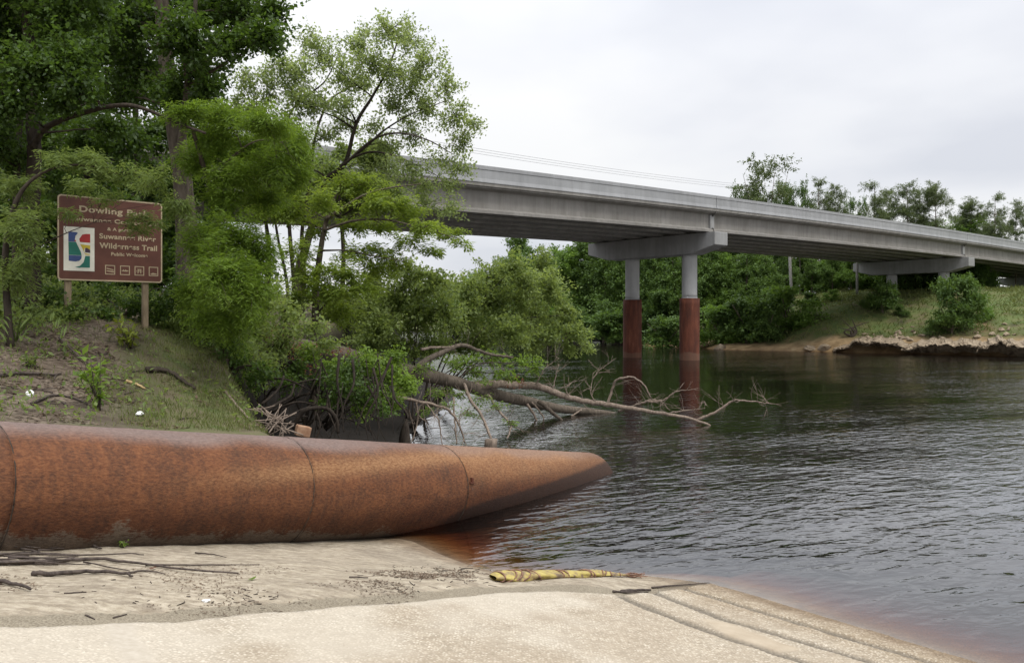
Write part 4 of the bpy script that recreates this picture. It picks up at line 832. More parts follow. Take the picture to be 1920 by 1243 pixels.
for k, lab in enumerate(('lowest of the three thin power lines above the bridge', 'middle one of the three thin power lines above the bridge', 'uppermost of the three thin power lines above the bridge')):
    A_, B_ = P(560, 232 - 5 * k, 78), P(1480, 362 - 4 * k, 150); u = np.linspace(0, 1, 30)[:, None]; p_ = A_ + (B_ - A_) * u - UP * 2.2 * (4 * u * (1 - u)) * .35
    a = Acc(); a.tube(p_, .016, 4); tag(link('power_line', a.mesh('power_line'), WIRE), lab, 'power line', 'power lines above the bridge')
# limestone shelf and boulders along the far right shore
ROCK = plain_mat('limestone', (.11, .080, .050), (.34, .275, .195), 1.6, .9, .9, .2)
def rock_mesh(n_=14, flat=.5):
    import bmesh
    bm = bmesh.new(); bmesh.ops.create_icosphere(bm, subdivisions=2, radius=1); s_ = rng.uniform(0, 50)
    for v in bm.verts:
        d = 1 + .5 * float(vnoise(np.array([v.co.x + s_ + v.co.z * .7]), np.array([v.co.y + v.co.z]), .8, 71)[0]) + .3 * float(vnoise(np.array([v.co.x * 1.3 + s_]), np.array([v.co.z * 2]), .35, 72)[0])
        v.co = v.co * d; v.co.z *= flat
    [setattr(v, 'co', v.co + mathutils.Vector(rng.normal(0, .07, 3))) for v in bm.verts]; me = bpy.data.meshes.new('rock'); bm.to_mesh(me); bm.free(); return me
RM = [rock_mesh(14, f_) for f_ in (.45, .6, .8, .5)]
for me in RM: me.materials.append(ROCK)
def rock(px, py, s, lab, grp=None, pt=None):
    g = G(px, py, 60, 140) if pt is None else pt; o = bpy.data.objects.new('rock', RM[rng.integers(4)]); COL.objects.link(o); o.location = g + UP * s * .1
    o.scale = np.array([1, rng.uniform(.7, 1), rng.uniform(.7, 1.1)]) * s; o.rotation_euler = (rng.normal() * .15, rng.normal() * .15, rng.uniform(0, 6.28)); tag(o, lab, 'rock', grp)
RG = 'pale broken stones scattered on the far right bank'
for k in range(46):
    px = rng.uniform(1600, 1790); py = rng.uniform(628, 652) - 14 * math.exp(-((px - 1690) / 30) ** 2); rock(px, py, rng.uniform(.14, .38), 'pale broken stone scattered on the slope above the limestone ledge', RG)
for k in range(16): rock(rng.uniform(1700, 1915), rng.uniform(600, 636), rng.uniform(.15, .35), 'small pale stone lying in the grass of the far right slope', 'small pale stones in the far right grass')
def ledge_piece(name, lab, xs, Y0, tops, back, under):
    """an overhanging limestone shelf: a lip that juts out over a dark recess"""
    n_ = 64; u = np.linspace(0, 1, n_); px = np.interp(u, np.linspace(0, 1, len(xs)), xs); Yd = np.interp(u, np.linspace(0, 1, len(Y0)), Y0); tp = np.interp(u, np.linspace(0, 1, len(tops)), tops)
    env = np.sin(np.clip(u, .02, .98) * np.pi) ** .10 * (1 + .5 * vnoise(u * 12, u * 0 + xs[0], 1., 84)); V = []
    for k in range(n_):
        x = (px[k] - 960) / F * Yd[k]; j = .25 * float(vnoise(np.array([x]), np.array([0.]), .8, 81)[0]); T = tp[k] * env[k] + .25 * float(vnoise(np.array([x]), np.array([3.]), .5, 82)[0])
        th_ = .24 + .15 * float(vnoise(np.array([x]), np.array([7.]), .6, 83)[0])
        for dy_, z in ((back, T + .35), (.9, T + .1), (.15 + j, T), (-.25 + j, T - .12), (-.15 + j, T - th_), (1.6, T - th_ - .12), (under, -.5), (back, -.6)): V.append((x + dy_ * .55 + rng.normal() * .06, Yd[k] + dy_ + rng.normal() * .12, z + rng.normal() * .045))
    i = np.arange(n_ - 1)[:, None] * 8; j = np.arange(8)[None]; q = np.stack([i + j, i + (j + 1) % 8, i + 8 + (j + 1) % 8, i + 8 + j], -1).reshape(-1, 4)
    a = Acc(); a.add(np.array(V), q); o = link(name, a.mesh(name, (0, 0, 0), False), ROCK); tag(o, lab, 'rock ledge')
ledge_piece('limestone_ledge', 'long undercut limestone ledge at the far waterline, left of the other', (1562, 1600, 1640, 1700), (86.2, 84.4, 83, 80.6), (.3, 1.15, 1.25, .9), 4.5, 3.2)
ledge_piece('limestone_ledge', 'broken undercut limestone ledge at the far waterline below the tall light green shrub', (1690, 1740, 1790, 1840), (80.8, 78.5, 77.5, 76), (.7, 1.1, 1.0, 1.4), 4.5, 3.0)
ledge_piece('limestone_ledge', 'undercut limestone ledge at the far waterline at the right edge of the picture', (1830, 1870, 1900, 1990), (76.4, 75.3, 73.8, 70.5), (1., 1.5, 1.3, 1.6), 4.5, 3.0)
for px, lab in ((1260, 'dark hollow-backed rock at the far shore between the two rusty columns'), (1350, 'low dark rock at the far shore right of the near rusty column'), (1520, 'low grey rock at the far shore left of the limestone ledges'), (1545, 'low grey rock touching the left end of the limestone ledges')): rock(px, 655, .7, lab)
g = G(1598, 632, 60, 140); a = Acc()
for k in range(6): a.tube(smooth([g, g + np.array([rng.normal() * .3, 0, .6]), g + np.array([rng.normal() * .9, 0, rng.uniform(.8, 2.)])]), np.linspace(.14, .03, 13), 5)
tag(link('dead_stump', a.mesh('dead_stump', g), BARK_DARK), 'dark splintered stump on the grassy far bank above the ledge', 'stump').location = g

# ------------------------------------------------------------------ the fallen tree, half in the river
FB = np.array([-5.6, 20.5, 2.0])
def PP(lst): return [P(*q) for q in lst]
ft = thing('fallen_tree', 'fallen tree leaning from the bank into the river with bare grey branches', 'fallen tree', FB)
a = Acc(); p = smooth(PP([(505, 640, 20.3), (560, 650, 20.6), (640, 665, 21.4), (710, 682, 22.6), (780, 700, 24), (850, 716, 25.5), (920, 738, 27), (985, 752, 28), (1050, 766, 29), (1115, 772, 29.7), (1168, 778, 30.1)]), 6)
a.tube(p, np.interp(np.linspace(0, 1, len(p)), [0, .4, .6, .8, 1], [.21, .20, .19, .15, .07]), 12, .05); link('trunk', a.mesh('trunk', FB), BARK, ft)
tipsP = []
def limb(pts, r0, r1, twigs=0, tl=.5, n=7, m=6, mat=None):
    a = Acc(); p = smooth(PP(pts), m); p[1:-1] += rnd(len(p) - 2) * .015; a.tube(p, np.linspace(r0, r1, len(p)), n, .05)
    for k in range(twigs):
        i = rng.integers(len(p) // 4, len(p)); d = unit(rnd(1)[0] + UP * .3); q = p[i] + d * tl * rng.uniform(.4, 1); mdl = (p[i] + q) / 2 + rnd(1)[0] * .08 * tl
        a.tube(smooth([p[i], mdl, q], 3), np.linspace(.010, .004, 7), 4)
        for _ in range(2):
            e_ = q + unit(rnd(1)[0] + d) * tl * .4; a.tube(np.array([mdl, (mdl + e_) / 2 + rnd(1)[0] * .03, e_]), [.006, .004, .003], 3)
    o = link('branch', a.mesh('branch', FB), mat or (BARK if r0 > .06 and r0 < .12 else DEADWOOD), ft); return p
limb([(885, 724, 26.3), (925, 721, 26.7), (965, 722, 27), (1010, 725, 27.1), (1045, 738, 27.2), (1085, 750, 27.1), (1130, 757, 27), (1180, 765, 26.9), (1235, 774, 26.7), (1290, 783, 26.5), (1332, 798, 26.3)], .15, .035, 10, .8, 9)
limb([(1306, 788, 26.5), (1345, 771, 26.45), (1372, 752, 26.4), (1395, 751, 26.3), (1425, 754, 26.3), (1450, 757, 26.2)], .05, .012, 16, .7)
limb([(1139, 757, 27), (1147, 733, 27), (1154, 715, 26.9), (1168, 708, 26.8), (1187, 708, 26.8), (1206, 720, 26.7), (1222, 748, 26.7)], .045, .022, 5, .6)
limb([(1160, 771, 28), (1180, 764, 27.6), (1200, 757, 27.3), (1222, 750, 27.1), (1241, 754, 27), (1256, 769, 26.9)], .05, .014, 10, .6)
limb([(1214, 753, 27.1), (1240, 752, 27), (1256, 742, 26.9), (1270, 733, 26.8), (1292, 731, 26.7)], .04, .010, 8, .5)
limb([(1256, 774, 27), (1295, 769, 26.8), (1322, 765, 26.7)], .03, .010, 6, .5)
limb([(1310, 768, 26.8), (1318, 752, 26.8), (1325, 760, 26.8)], .015, .006, 3, .4)
limb([(1010, 752, 28), (1030, 768, 27.9), (1060, 795, 27.8)], .085, .05)
limb([(980, 748, 28), (996, 768, 27.8), (1012, 800, 27.6)], .06, .03, 3, .4)
limb([(995, 752, 28), (1015, 775, 27.9), (1024, 797, 27.8)], .035, .02)
limb([(1090, 768, 29.3), (1068, 782, 29), (1050, 800, 28.7)], .03, .015, 3, .4)
limb([(778, 694, 23.6), (800, 675, 24), (822, 664, 24.4), (842, 655, 24.7), (868, 647, 25), (894, 656, 25.3), (925, 665, 25.7), (962, 670, 26)], .10, .035, 5, .7, 9)
limb([(790, 655, 24), (815, 651, 24.4), (845, 650, 24.7), (870, 646, 25)], .045, .02, 3, .5)
limb([(730, 742, 20.8), (775, 751, 21), (825, 762, 21.2), (848, 776, 21.3), (862, 800, 21.3), (872, 830, 21.3)], .05, .02, 12, .8)
limb([(870, 720, 25), (880, 745, 24), (905, 783, 22.6), (922, 825, 21.6)], .055, .035, 8, .7)
limb([(915, 740, 26), (935, 770, 24.5), (957, 797, 23.4), (951, 822, 22.9)], .045, .02, 8, .6)
limb([(850, 745, 22.5), (853, 790, 21.8), (856, 832, 21.4)], .03, .02, 4, .5)
limb([(780, 753, 21), (783, 790, 20.8), (770, 835, 20.6)], .025, .012, 8, .5)
limb([(800, 757, 21.1), (822, 790, 20.9), (830, 835, 20.7)], .022, .012, 8, .5)
for q in ([(1000, 724, 27), (1012, 708, 27), (1022, 690, 27), (1048, 672, 27)], [(1112, 710, 28), (1122, 696, 28), (1132, 688, 28), (1143, 680, 28)], [(1035, 740, 27.2), (1042, 705, 27.2), (1048, 683, 27.2)], [(1120, 756, 27), (1108, 738, 27), (1112, 700, 27.2)], [(960, 722, 27), (945, 700, 27), (958, 690, 27)], [(1068, 748, 27.1), (1062, 728, 27.1), (1078, 712, 27.1)]): limb(q, .022, .006, 8, .5)
# green sprays still alive on the fallen tree
for px, py, rx, ry, Yd, ns in ((790, 690, 30, 14, 23, 16), (850, 680, 25, 12, 24.5, 12), (860, 740, 30, 16, 24.5, 16), (900, 745, 28, 14, 25, 15), (820, 735, 28, 14, 23, 14), (930, 765, 26, 12, 24.5, 12), (880, 775, 28, 12, 23.3, 12), (955, 790, 16, 9, 23.5, 8), (760, 730, 24, 14, 21.5, 12), (900, 715, 22, 10, 25.5, 10), (840, 760, 26, 10, 22, 10), (800, 770, 20, 10, 21.5, 8), (1000, 690, 16, 9, 26.5, 8)):
    lvs, tws = Acc(), Acc(); c, r_ = pc(px, py, Yd, rx, ry)
    for k in range(ns):
        tip = c + rnd(1)[0] * np.array(r_); spray(lvs, tws, c + (tip - c) * rng.uniform(-.6, 0) - UP * .05, tip, 15, dict(FEATH, L=.10, W=.35, jit=.12), 0)
    link('twig_spray', tws.mesh('twig_spray', FB), DEADWOOD, ft); link('green_leaves', lvs.mesh('green_leaves', FB, False), LEAF_FRESH, ft)
lvd = Acc()
for px, py, Yd in ((560, 662, 19), (600, 650, 19.4), (575, 690, 19), (640, 655, 20), (545, 640, 18.8), (520, 625, 18.6), (965, 715, 26)):
    m_ = 60; c, r_ = pc(px, py, Yd, 20, 12); lvd.leaves(c + rnd(m_) * np.array(r_), rnd(m_) - UP * .8, rnd(m_), np.full(m_, .10), np.full(m_, .035), rng.uniform(0, 1, m_))
link('dead_leaves', lvd.mesh('dead_leaves', FB, False), LEAF_DEAD, ft)

# ------------------------------------------------------------------ tangled roots in the dark hollow of the bank
RT = np.array([-4., 16.5, .2]); rt = thing('root_tangle', 'dark tangle of exposed roots in the hollow under the bank', 'roots', RT)
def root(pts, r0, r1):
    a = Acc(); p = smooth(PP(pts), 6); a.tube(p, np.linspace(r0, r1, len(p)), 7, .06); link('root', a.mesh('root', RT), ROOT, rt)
root([(548, 802, 15), (560, 782, 15), (572, 769, 15), (590, 765, 15.1), (612, 766, 15.2), (625, 776, 15.2), (632, 790, 15.2), (634, 812, 15.2)], .045, .03)
root([(490, 758, 15.2), (510, 742, 15.4), (524, 726, 15.6), (532, 705, 15.8)], .03, .02)
root([(498, 770, 15.1), (522, 756, 15.4), (545, 742, 15.6), (552, 720, 15.8)], .035, .02)
root([(590, 828, 15.6), (600, 800, 15.7), (594, 775, 15.8)], .025, .015)
root([(517, 690, 18), (540, 683, 18), (556, 675, 18)], .05, .035)
for k in range(52):
    px, Yd = rng.uniform(495, 740), rng.uniform(15.2, 20.5); y0 = rng.uniform(660, 740); y1 = rng.uniform(785, 840); d_ = rng.normal() * 26
    root([(px, y0, Yd + .5), (px + d_ * .2 + rng.normal() * 8, (y0 * 2 + y1) / 3, Yd + .2), (px + d_ * .7 + rng.normal() * 10, (y0 + 2 * y1) / 3, Yd), (px + d_, y1, Yd - .2)], rng.choice([.008, .012, .02, .03]), .005)
for k in range(12):
    px, Yd, py = rng.uniform(520, 720), rng.uniform(15.5, 20), rng.uniform(720, 810)
    root([(px - 50, py + rng.normal() * 20, Yd), (px, py - rng.uniform(0, 25), Yd), (px + 50, py + rng.normal() * 18, Yd + .4)], .03, .012)
a = Acc(); p = np.array([P(760, 850, 19.5), P(758, 822, 19.5), P(760, 800, 19.5), P(763, 786, 19.5)]); a.tube(p, [.14, .13, .08, .02], 8, .12)
tag(link('rotten_stake', a.mesh('rotten_stake', p[0]), BARK_DARK), 'dark pointed rotten stump standing in the water just behind the pipe', 'stump').location = p[0]
a = Acc(); p = np.array([P(921, 846, 20.5), P(921, 832, 20.5), P(921, 823, 20.5)]); a.tube(p, [.17, .16, .15], 10, .08)
tag(link('cut_stump', a.mesh('cut_stump', p[0]), DEADWOOD), 'short flat-topped grey stump peeping over the pipe at the water', 'stump').location = p[0]
for k in range(26):                           # broken sticks piled on the lip of the bank
    px, py, Yd = rng.uniform(486, 540), 0, 0; py = 770 + (px - 486) * .7 + rng.normal() * 7; Yd = 12.6 + rng.uniform(0, .8); c = P(px, py, Yd); d = unit(rnd(1)[0] * np.array([1, 1, .5]) + np.array([.5, -.3, -.35])) * rng.uniform(.15, .4)
    a = Acc(); a.tube(smooth([c - d, c + rnd(1)[0] * .03, c + d], 3), rng.uniform(.006, .014), 5)
    tag(link('stick', a.mesh('stick', c), DEADWOOD), 'broken grey stick in the pile on the lip of the bank behind the pipe', 'stick', 'sticks piled on the lip of the bank').location = c
c = P(568, 808, 13.2); a = Acc(); a.box((0, 0, 0), .24, .14, .17, np.array([[.8, -.5, .2], [.5, .86, .1], [-.25, .05, .97]])); o = link('rusty_block', a.mesh('rusty_block', (0, 0, 0), False), plain_mat('rusty_block_paint', (.20, .10, .055), (.38, .25, .16), 9)); o.location = c
bv = o.modifiers.new('e', 'BEVEL'); bv.width = .02; bv.segments = 2; tag(o, 'rust-stained block of masonry lying at the roots just behind the pipe', 'block')

# ------------------------------------------------------------------ park sign
S_TL, S_BR = P(103, 363, 14.4), P(301, 531, 15.6); S_BL = P(108, 524, 14.4)
SX = np.array([1.31, 1.22, 0]); SWD = float(np.linalg.norm(SX)); SX /= SWD; SZ = UP; SN = np.array([SX[1], -SX[0], 0]); SH_ = 1.50
zb = 4.045; SO = np.array([S_BL[0] - .01, 14.4, zb])
sign = thing('park_sign', 'brown park sign with pale lettering and emblem on two wooden posts', 'sign', SO)
rotm = mathutils.Matrix(((SX[0], 0, SN[0], 0), (SX[1], 0, SN[1], 0), (0, 1, 0, 0), (0, 0, 0, 1)))      # local x along the sign, y up, z out of its face
def paint(name, c, rough=.6, var=.12):
    m = M(name); n1 = m.noise(m.pos(), 3.5, 5, .6); m.bsdf(m.ramp(n1, (.3, tuple(v * (1 - var * 2) for v in c)), (.7, tuple(min(1, v * (1 + var)) for v in c))), rough, None, .35); return m.m
BROWN, CREAM, WHITE = paint('sign_brown', (.105, .040, .028)), paint('sign_cream', (.40, .325, .215)), paint('sign_white', (.68, .66, .58))
POST = bark_mat('weathered_post', (.13, .10, .065), (.27, .215, .145), 20, .3)
def flat(name, poly, z, th, mat, parent):
    p = np.array(poly, float); k = len(p); V = np.vstack([np.c_[p, np.full(k, z)], np.c_[p, np.full(k, z + th)]]); me = bpy.data.meshes.new(name)
    me.from_pydata(V.tolist(), [], [list(range(k))[::-1], list(range(k, 2 * k))] + [[i, (i + 1) % k, k + (i + 1) % k, k + i] for i in range(k)]); o = link(name, me, mat, parent); return o
def rrect(x0, y0, x1, y1, r, n_=5):
    o = []
    for cx_, cy_, a0 in ((x1 - r, y0 + r, -90), (x1 - r, y1 - r, 0), (x0 + r, y1 - r, 90), (x0 + r, y0 + r, 180)):
        for t in np.linspace(0, 90, n_): o.append((cx_ + r * math.cos(R(a0 + t)), cy_ + r * math.sin(R(a0 + t))))
    return o
panel = flat('panel', rrect(0, 0, SWD, SH_, .06), 0, .02, BROWN, sign); panel.matrix_local = rotm
def ring(name, outer, inner, z, th, mat, parent):
    n_ = len(outer); V = [(*p_, z) for p_ in outer] + [(*p_, z) for p_ in inner] + [(*p_, z + th) for p_ in outer] + [(*p_, z + th) for p_ in inner]; Fq = []
    for i in range(n_):
        j = (i + 1) % n_; Fq += [(2 * n_ + i, 2 * n_ + j, 3 * n_ + j, 3 * n_ + i), (i, j, 2 * n_ + j, 2 * n_ + i), (n_ + j, n_ + i, 3 * n_ + i, 3 * n_ + j)]
    me = bpy.data.meshes.new(name); me.from_pydata(V, [], Fq); return link(name, me, mat, parent)
ring('border', rrect(.002, .002, SWD - .002, SH_ - .002, .058), rrect(.026, .026, SWD - .026, SH_ - .026, .04), .0202, .003, CREAM, panel)
for px in (.185, 1.50):
    c = SO + SX * px - SN * .052; zg = gz(c[0], c[1]); a = Acc(); M3 = np.stack([SX, SN, UP], 1)
    a.box((c[0], c[1], (zg - .5 + zb + SH_ - .1) / 2), .10, .10, zb + SH_ - .1 - zg + .5, M3); o = link('post', a.mesh('post', SO, False), POST, sign); bv = o.modifiers.new('e', 'BEVEL'); bv.width = .008
def text(body, u0, u1, vbase, hgt):
    cu = bpy.data.curves.new('lettering', 'FONT'); cu.body = body; cu.size = hgt / .7; cu.extrude = .0015; cu.offset = .004 * hgt / .1; cu.space_character = 1.08
    o = bpy.data.objects.new('lettering', cu); COL.objects.link(o); bpy.context.view_layer.update()
    me = bpy.data.meshes.new_from_object(o); bpy.data.objects.remove(o); o = link('lettering', me, CREAM, panel); me.name = 'lettering'
    wd = max(v.co.x for v in me.vertices); o.parent = panel; o.location = (u0 * SWD, (1 - vbase) * SH_, .0222); o.scale = ((u1 - u0) * SWD / max(wd, .01), 1, 1)
text('Dowling Park', .19, .87, .185, .105); text('A Suwannee County Park', .07, .965, .293, .068); text('& A partner', .455, .74, .385, .055)
text('Suwannee River', .38, .935, .485, .088); text('Wilderness Trail', .385, .945, .60, .095); text('Public Welcome', .49, .85, .685, .058)
emb = flat('emblem', [(.055 * SWD, .115 * SH_), (.335 * SWD, .115 * SH_), (.335 * SWD, .63 * SH_), (.055 * SWD, .63 * SH_)], .0203, .002, WHITE, panel)
def ep(pts): return [((.055 + .28 * x) * SWD, (.63 - .515 * y) * SH_) for x, y in pts]
BLUE, TEAL, RED, YEL, PURP = paint('emblem_blue', (.045, .075, .20)), paint('emblem_teal', (.02, .15, .115)), paint('emblem_red', (.33, .03, .03)), paint('emblem_yellow', (.50, .38, .04)), paint('emblem_purple', (.06, .035, .06))
for nm, pts, mt in (('blue_patch', [(.15, .11), (.42, .12), (.46, .14), (.38, .2), (.36, .28), (.39, .34), (.15, .345)], BLUE), ('teal_patch', [(.15, .349), (.40, .345), (.47, .45), (.55, .56), (.58, .645), (.16, .645)], TEAL), ('blue_patch', [(.16, .65), (.58, .65), (.57, .72), (.5, .77), (.38, .79), (.16, .78)], BLUE),
                    ('red_patch', [(.60, .165), (.72, .145), (.86, .14), (.86, .345), (.52, .34), (.50, .27)], RED), ('yellow_patch', [(.53, .39), (.86, .405), (.86, .50), (.68, .47), (.65, .56), (.70, .595), (.86, .605), (.84, .63), (.70, .625), (.63, .52)], YEL), ('purple_patch', [(.69, .475), (.75, .46), (.86, .51), (.86, .58), (.69, .57)], PURP), ('teal_patch', [(.70, .65), (.85, .65), (.85, .92), (.58, .92), (.5, .93), (.36, .915), (.52, .885), (.64, .80)], TEAL)):
    o = flat(nm, ep(pts), .0224, .0012, mt, sign); o.matrix_local = rotm
rd = flat('red_dot', [(x + .38 * 0, y) for x, y in ep([(.37 + .03 * math.cos(t), .315 + .018 * math.sin(t)) for t in np.linspace(0, 5.6, 8)])], .0237, .001, RED, sign); rd.matrix_local = rotm
for u, kind_ in ((.435, 0), (.578, 1), (.72, 2), (.862, 3)):
    x0, y0, d = u * SWD, .085 * SH_, .17; sq = [(x0, y0), (x0 + d, y0), (x0 + d, y0 + d), (x0, y0 + d)]; iq = [(x0 + .014, y0 + .014), (x0 + d - .014, y0 + .014), (x0 + d - .014, y0 + d - .014), (x0 + .014, y0 + d - .014)]
    o = ring('pictogram_frame', sq, iq, .0203, .002, CREAM, sign); o.matrix_local = rotm
    T_ = lambda pts: [(x0 + d * x, y0 + d * y) for x, y in pts]
    shapes = {0: [[(.15, .42), (.15, .34), (.88, .22), (.88, .38)], [(.15, .70), (.15, .60), (.85, .46), (.85, .54)]], 1: [[(.14, .46), (.3, .38), (.7, .38), (.86, .46), (.86, .50), (.14, .50)], [(.30, .51), (.36, .62), (.42, .51)], [(.52, .51), (.58, .62), (.64, .51)]],
              2: [[(.28, .62), (.72, .62), (.72, .70), (.28, .70)], [(.18, .44), (.82, .44), (.82, .50), (.18, .50)], [(.30, .22), (.38, .22), (.46, .61), (.38, .61)], [(.62, .22), (.70, .22), (.62, .61), (.54, .61)]], 3: [[(.15, .22), (.45, .34), (.88, .24), (.80, .16), (.3, .14)]]}[kind_]
    for s_ in shapes: o = flat('pictogram', T_(s_), .0203, .002, CREAM, sign); o.matrix_local = rotm

# ------------------------------------------------------------------ litter, sticks and the yellow bundle
def stick(pts, r0, r1, lab, name='stick', mat=STICK, lift=.008, cat='stick', grp=None):
    q = np.array([G(*p_) for p_ in pts]) + UP * (r0 * .6 + lift); p_ = smooth(q, 4); p_[1:-1, 2] += rng.uniform(-.3, .8, len(p_) - 2) * r0 * .5; a = Acc(); a.tube(p_, np.linspace(r0, r1, len(p_)), 6, .08); o = link(name, a.mesh(name, q[0]), mat); o.location = q[0]; return tag(o, lab, cat, grp)
stick([(-60, 1062), (0, 1060), (67, 1058), (133, 1055), (187, 1052), (233, 1058), (283, 1063), (333, 1072), (447, 1079)], .024, .008, 'longest dark stick lying on the sand at the left, ending nearest the ramp')
stick([(60, 1080), (90, 1081), (150, 1077), (200, 1077), (233, 1080), (248, 1085)], .024, .010, 'thick short dark stick on the sand, just below the longest one')
stick([(240, 1077), (277, 1073), (310, 1079)], .010, .005, 'thin twig at the tip of the thick short stick on the sand')
stick([(-40, 1045), (20, 1044), (80, 1042), (150, 1045), (233, 1041), (270, 1043)], .016, .005, 'thin dark stick on the sand closest to the foot of the pipe')
stick([(273, 1062), (366, 1062), (487, 1061)], .010, .004, 'straight thin stick on the sand reaching farthest right')
stick([(-40, 1088), (0, 1096), (27, 1101), (57, 1110)], .024, .010, 'dark stick at the left edge, lowest of the long sticks on the sand')
stick([(157, 1057), (243, 1073)], .009, .004, 'short twig crossing under the longest stick on the sand')
stick([(366, 1038), (400, 1042), (424, 1047)], .009, .004, 'short curved twig on the sand right of the stick closest to the pipe')
stick([(-30, 1030), (10, 1029), (60, 1036), (75, 1041)], .020, .008, 'dark stick against the foot of the pipe at the left edge of the picture')
stick([(145, 1022), (170, 1025), (190, 1032)], .020, .008, 'short dark stick poking from the sand at the foot of the pipe')
for k in range(22):
    px, py = rng.uniform(-30, 90), rng.uniform(1030, 1064); stick([(px, py), (px + rng.uniform(30, 110), py + rng.normal() * 3)], .010, .004, 'thin dark twig in the heap of twigs on the sand by the pipe', 'twig', STICK, rng.uniform(0, .05), 'twig', 'twigs heaped on the sand at the left edge')
for k in range(170):
    cx_, cy_, sx_, sy_ = ((800, 1078, 55, 9), (870, 1068, 40, 5), (760, 1100, 40, 7), (180, 1105, 80, 10), (385, 1128, 60, 6), (480, 1118, 40, 6), (900, 1084, 25, 5))[rng.choice(7, p=[.3, .2, .15, .1, .12, .08, .05])]
    px, py = cx_ + rng.normal() * sx_, cy_ + rng.normal() * sy_
    if py < 1045 or px > 925 or py > 1150: continue
    stick([(px, py), (px + rng.normal() * 7, py + rng.normal() * 2)], rng.uniform(.002, .006), .002, 'small bit of bark or twig washed up on the sand', 'twig', (BARK, STICK, ROOT)[rng.integers(3)], 0, 'twig', 'bits of bark and twig washed up on the sand')
n = 9000; px_ = np.concatenate([rng.normal(800, 90, n // 2), rng.uniform(-50, 900, n - n // 2)]); py_ = np.concatenate([rng.normal(1080, 16, n // 2), rng.uniform(1040, 1150, n - n // 2)])
fx, fy = (px_ - 960) / F, None; q = np.array([on_ramp(a_, b_) for a_, b_ in zip(px_, py_)]); q = q[(~inside(q[:, 0], q[:, 1], RPOLY)) & (q[:, 1] < 12)]; zz, sdd, _, _, qq_, _ = land(q[:, 0], q[:, 1], True)
nq = 16000; q2 = np.stack([rng.uniform(-10, -3.4, nq), rng.uniform(8.5, 16.5, nq)], -1); z2, _, _, e2, g2, _ = land(q2[:, 0], q2[:, 1], True); k2 = (e2 > 0) & (g2 > .7) & (vnoise(q2[:, 0], q2[:, 1], .6, 97) + .6 * vnoise(q2[:, 0], q2[:, 1], .2, 98) > .02)
k = (qq_ < -.8) & (sdd > .03) & (vnoise(q[:, 0], q[:, 1], .45, 95) + .5 * vnoise(q[:, 0] * .6, q[:, 1], .16, 96) > .12); q = np.vstack([np.stack([q[:, 0], q[:, 1], zz + .004], -1)[k], np.stack([q2[:, 0], q2[:, 1], z2 + .01], -1)[k2]]); m_ = len(q); lv = Acc(); lv.leaves(q, rnd(m_) * np.array([1, 1, .12]), UP + rnd(m_) * .35, np.r_[rng.uniform(.012, .05, k.sum()), rng.uniform(.03, .10, k2.sum())], np.r_[rng.uniform(.004, .014, k.sum()), rng.uniform(.015, .05, k2.sum())], rng.uniform(0, 1, m_))
o = link('bark_litter', lv.mesh('bark_litter', (0, 0, 0), False), leaf_mat('litter_flakes', (.045, .030, .020), (.17, .115, .075), .1, .8)); tag(o, kind='stuff')
stick([(655, 1084), (690, 1085)], .008, .005, 'dark straight bit of stick on the sand left of the yellow bundle')
stick([(1165, 1111), (1190, 1109), (1220, 1109)], .018, .012, 'brown clump of bark at the corner of the concrete slab'); stick([(1222, 1104), (1270, 1100), (1330, 1095)], .012, .005, 'brown stick lying along the upper end of the slab at the water')
stick([(1150, 1112), (1170, 1113), (1215, 1112)], .014, .008, 'dark rotten twig beside the clump of bark at the slab corner')
for pts, lab in (([(830, 1176), (858, 1177)], 'dark reddish twig in the middle of the ramp'), ([(946, 1152), (968, 1158)], 'grey-green dry leaf stalk on the ramp below the yellow bundle'), ([(778, 1210), (808, 1211)], 'dark twig near the bottom middle of the ramp'), ([(1176, 1160), (1186, 1164)], 'short dark twig on the ramp left of the grooves'),
                 ([(1195, 1168), (1205, 1150), (1207, 1142)], 'thin forked twig on the ramp beside the grooves'), ([(542, 1192), (556, 1195)], 'short dark twig on the ramp right of the cement patch'), ([(575, 1193), (584, 1190)], 'tiny twig on the ramp just right of another short dark one'), ([(244, 1209), (260, 1208)], 'dark twig on the smooth cement patch'),
                 ([(725, 1133), (752, 1137)], 'green pine needle lying along the edge of the ramp'), ([(1222, 1187), (1232, 1198)], 'thin dark twig on the ramp near the first groove'), ([(120, 1113), (162, 1112)], 'dark flat stick on the sand above the ramp edge at the left'), ([(160, 1155), (178, 1163)], 'bent twig on the sand by the corner of the cement patch'), ([(212, 1162), (238, 1152)], 'pale and dark sticks lying at the corner of the cement patch')):
    stick(pts, .007, .004, lab, 'twig', STICK, 0, 'twig')
def leaf_on(px, py, s, mat, lab):
    g = G(px, py); k = 8; t = np.linspace(0, 2 * np.pi, k, endpoint=False); a_ = rng.uniform(0, 3); v = np.stack([s * np.cos(t), s * .42 * np.sin(t), s * .25 * np.cos(t) ** 2], -1); c_, s_ = math.cos(a_), math.sin(a_)
    v = np.stack([v[:, 0] * c_ - v[:, 1] * s_, v[:, 0] * s_ + v[:, 1] * c_, v[:, 2] + .014], -1); V = np.vstack([v, [[0, 0, .008]]]); a = Acc(); a.add(V, None, np.array([(i, (i + 1) % k, k) for i in range(k)])); o = link('fallen_leaf', a.mesh('fallen_leaf'), mat); o.location = g; tag(o, lab, 'leaf')
leaf_on(472, 1088, .05, LEAF_FRESH, 'green fallen leaf on the sand below the sticks'); leaf_on(43, 1222, .035, LEAF_DEAD, 'brown fallen leaf on the ramp at the lower left'); leaf_on(957, 1154, .045, plain_mat('leaf_grey', (.12, .12, .08), (.24, .23, .17), 20), 'grey-green fallen leaf on the ramp below the yellow bundle')
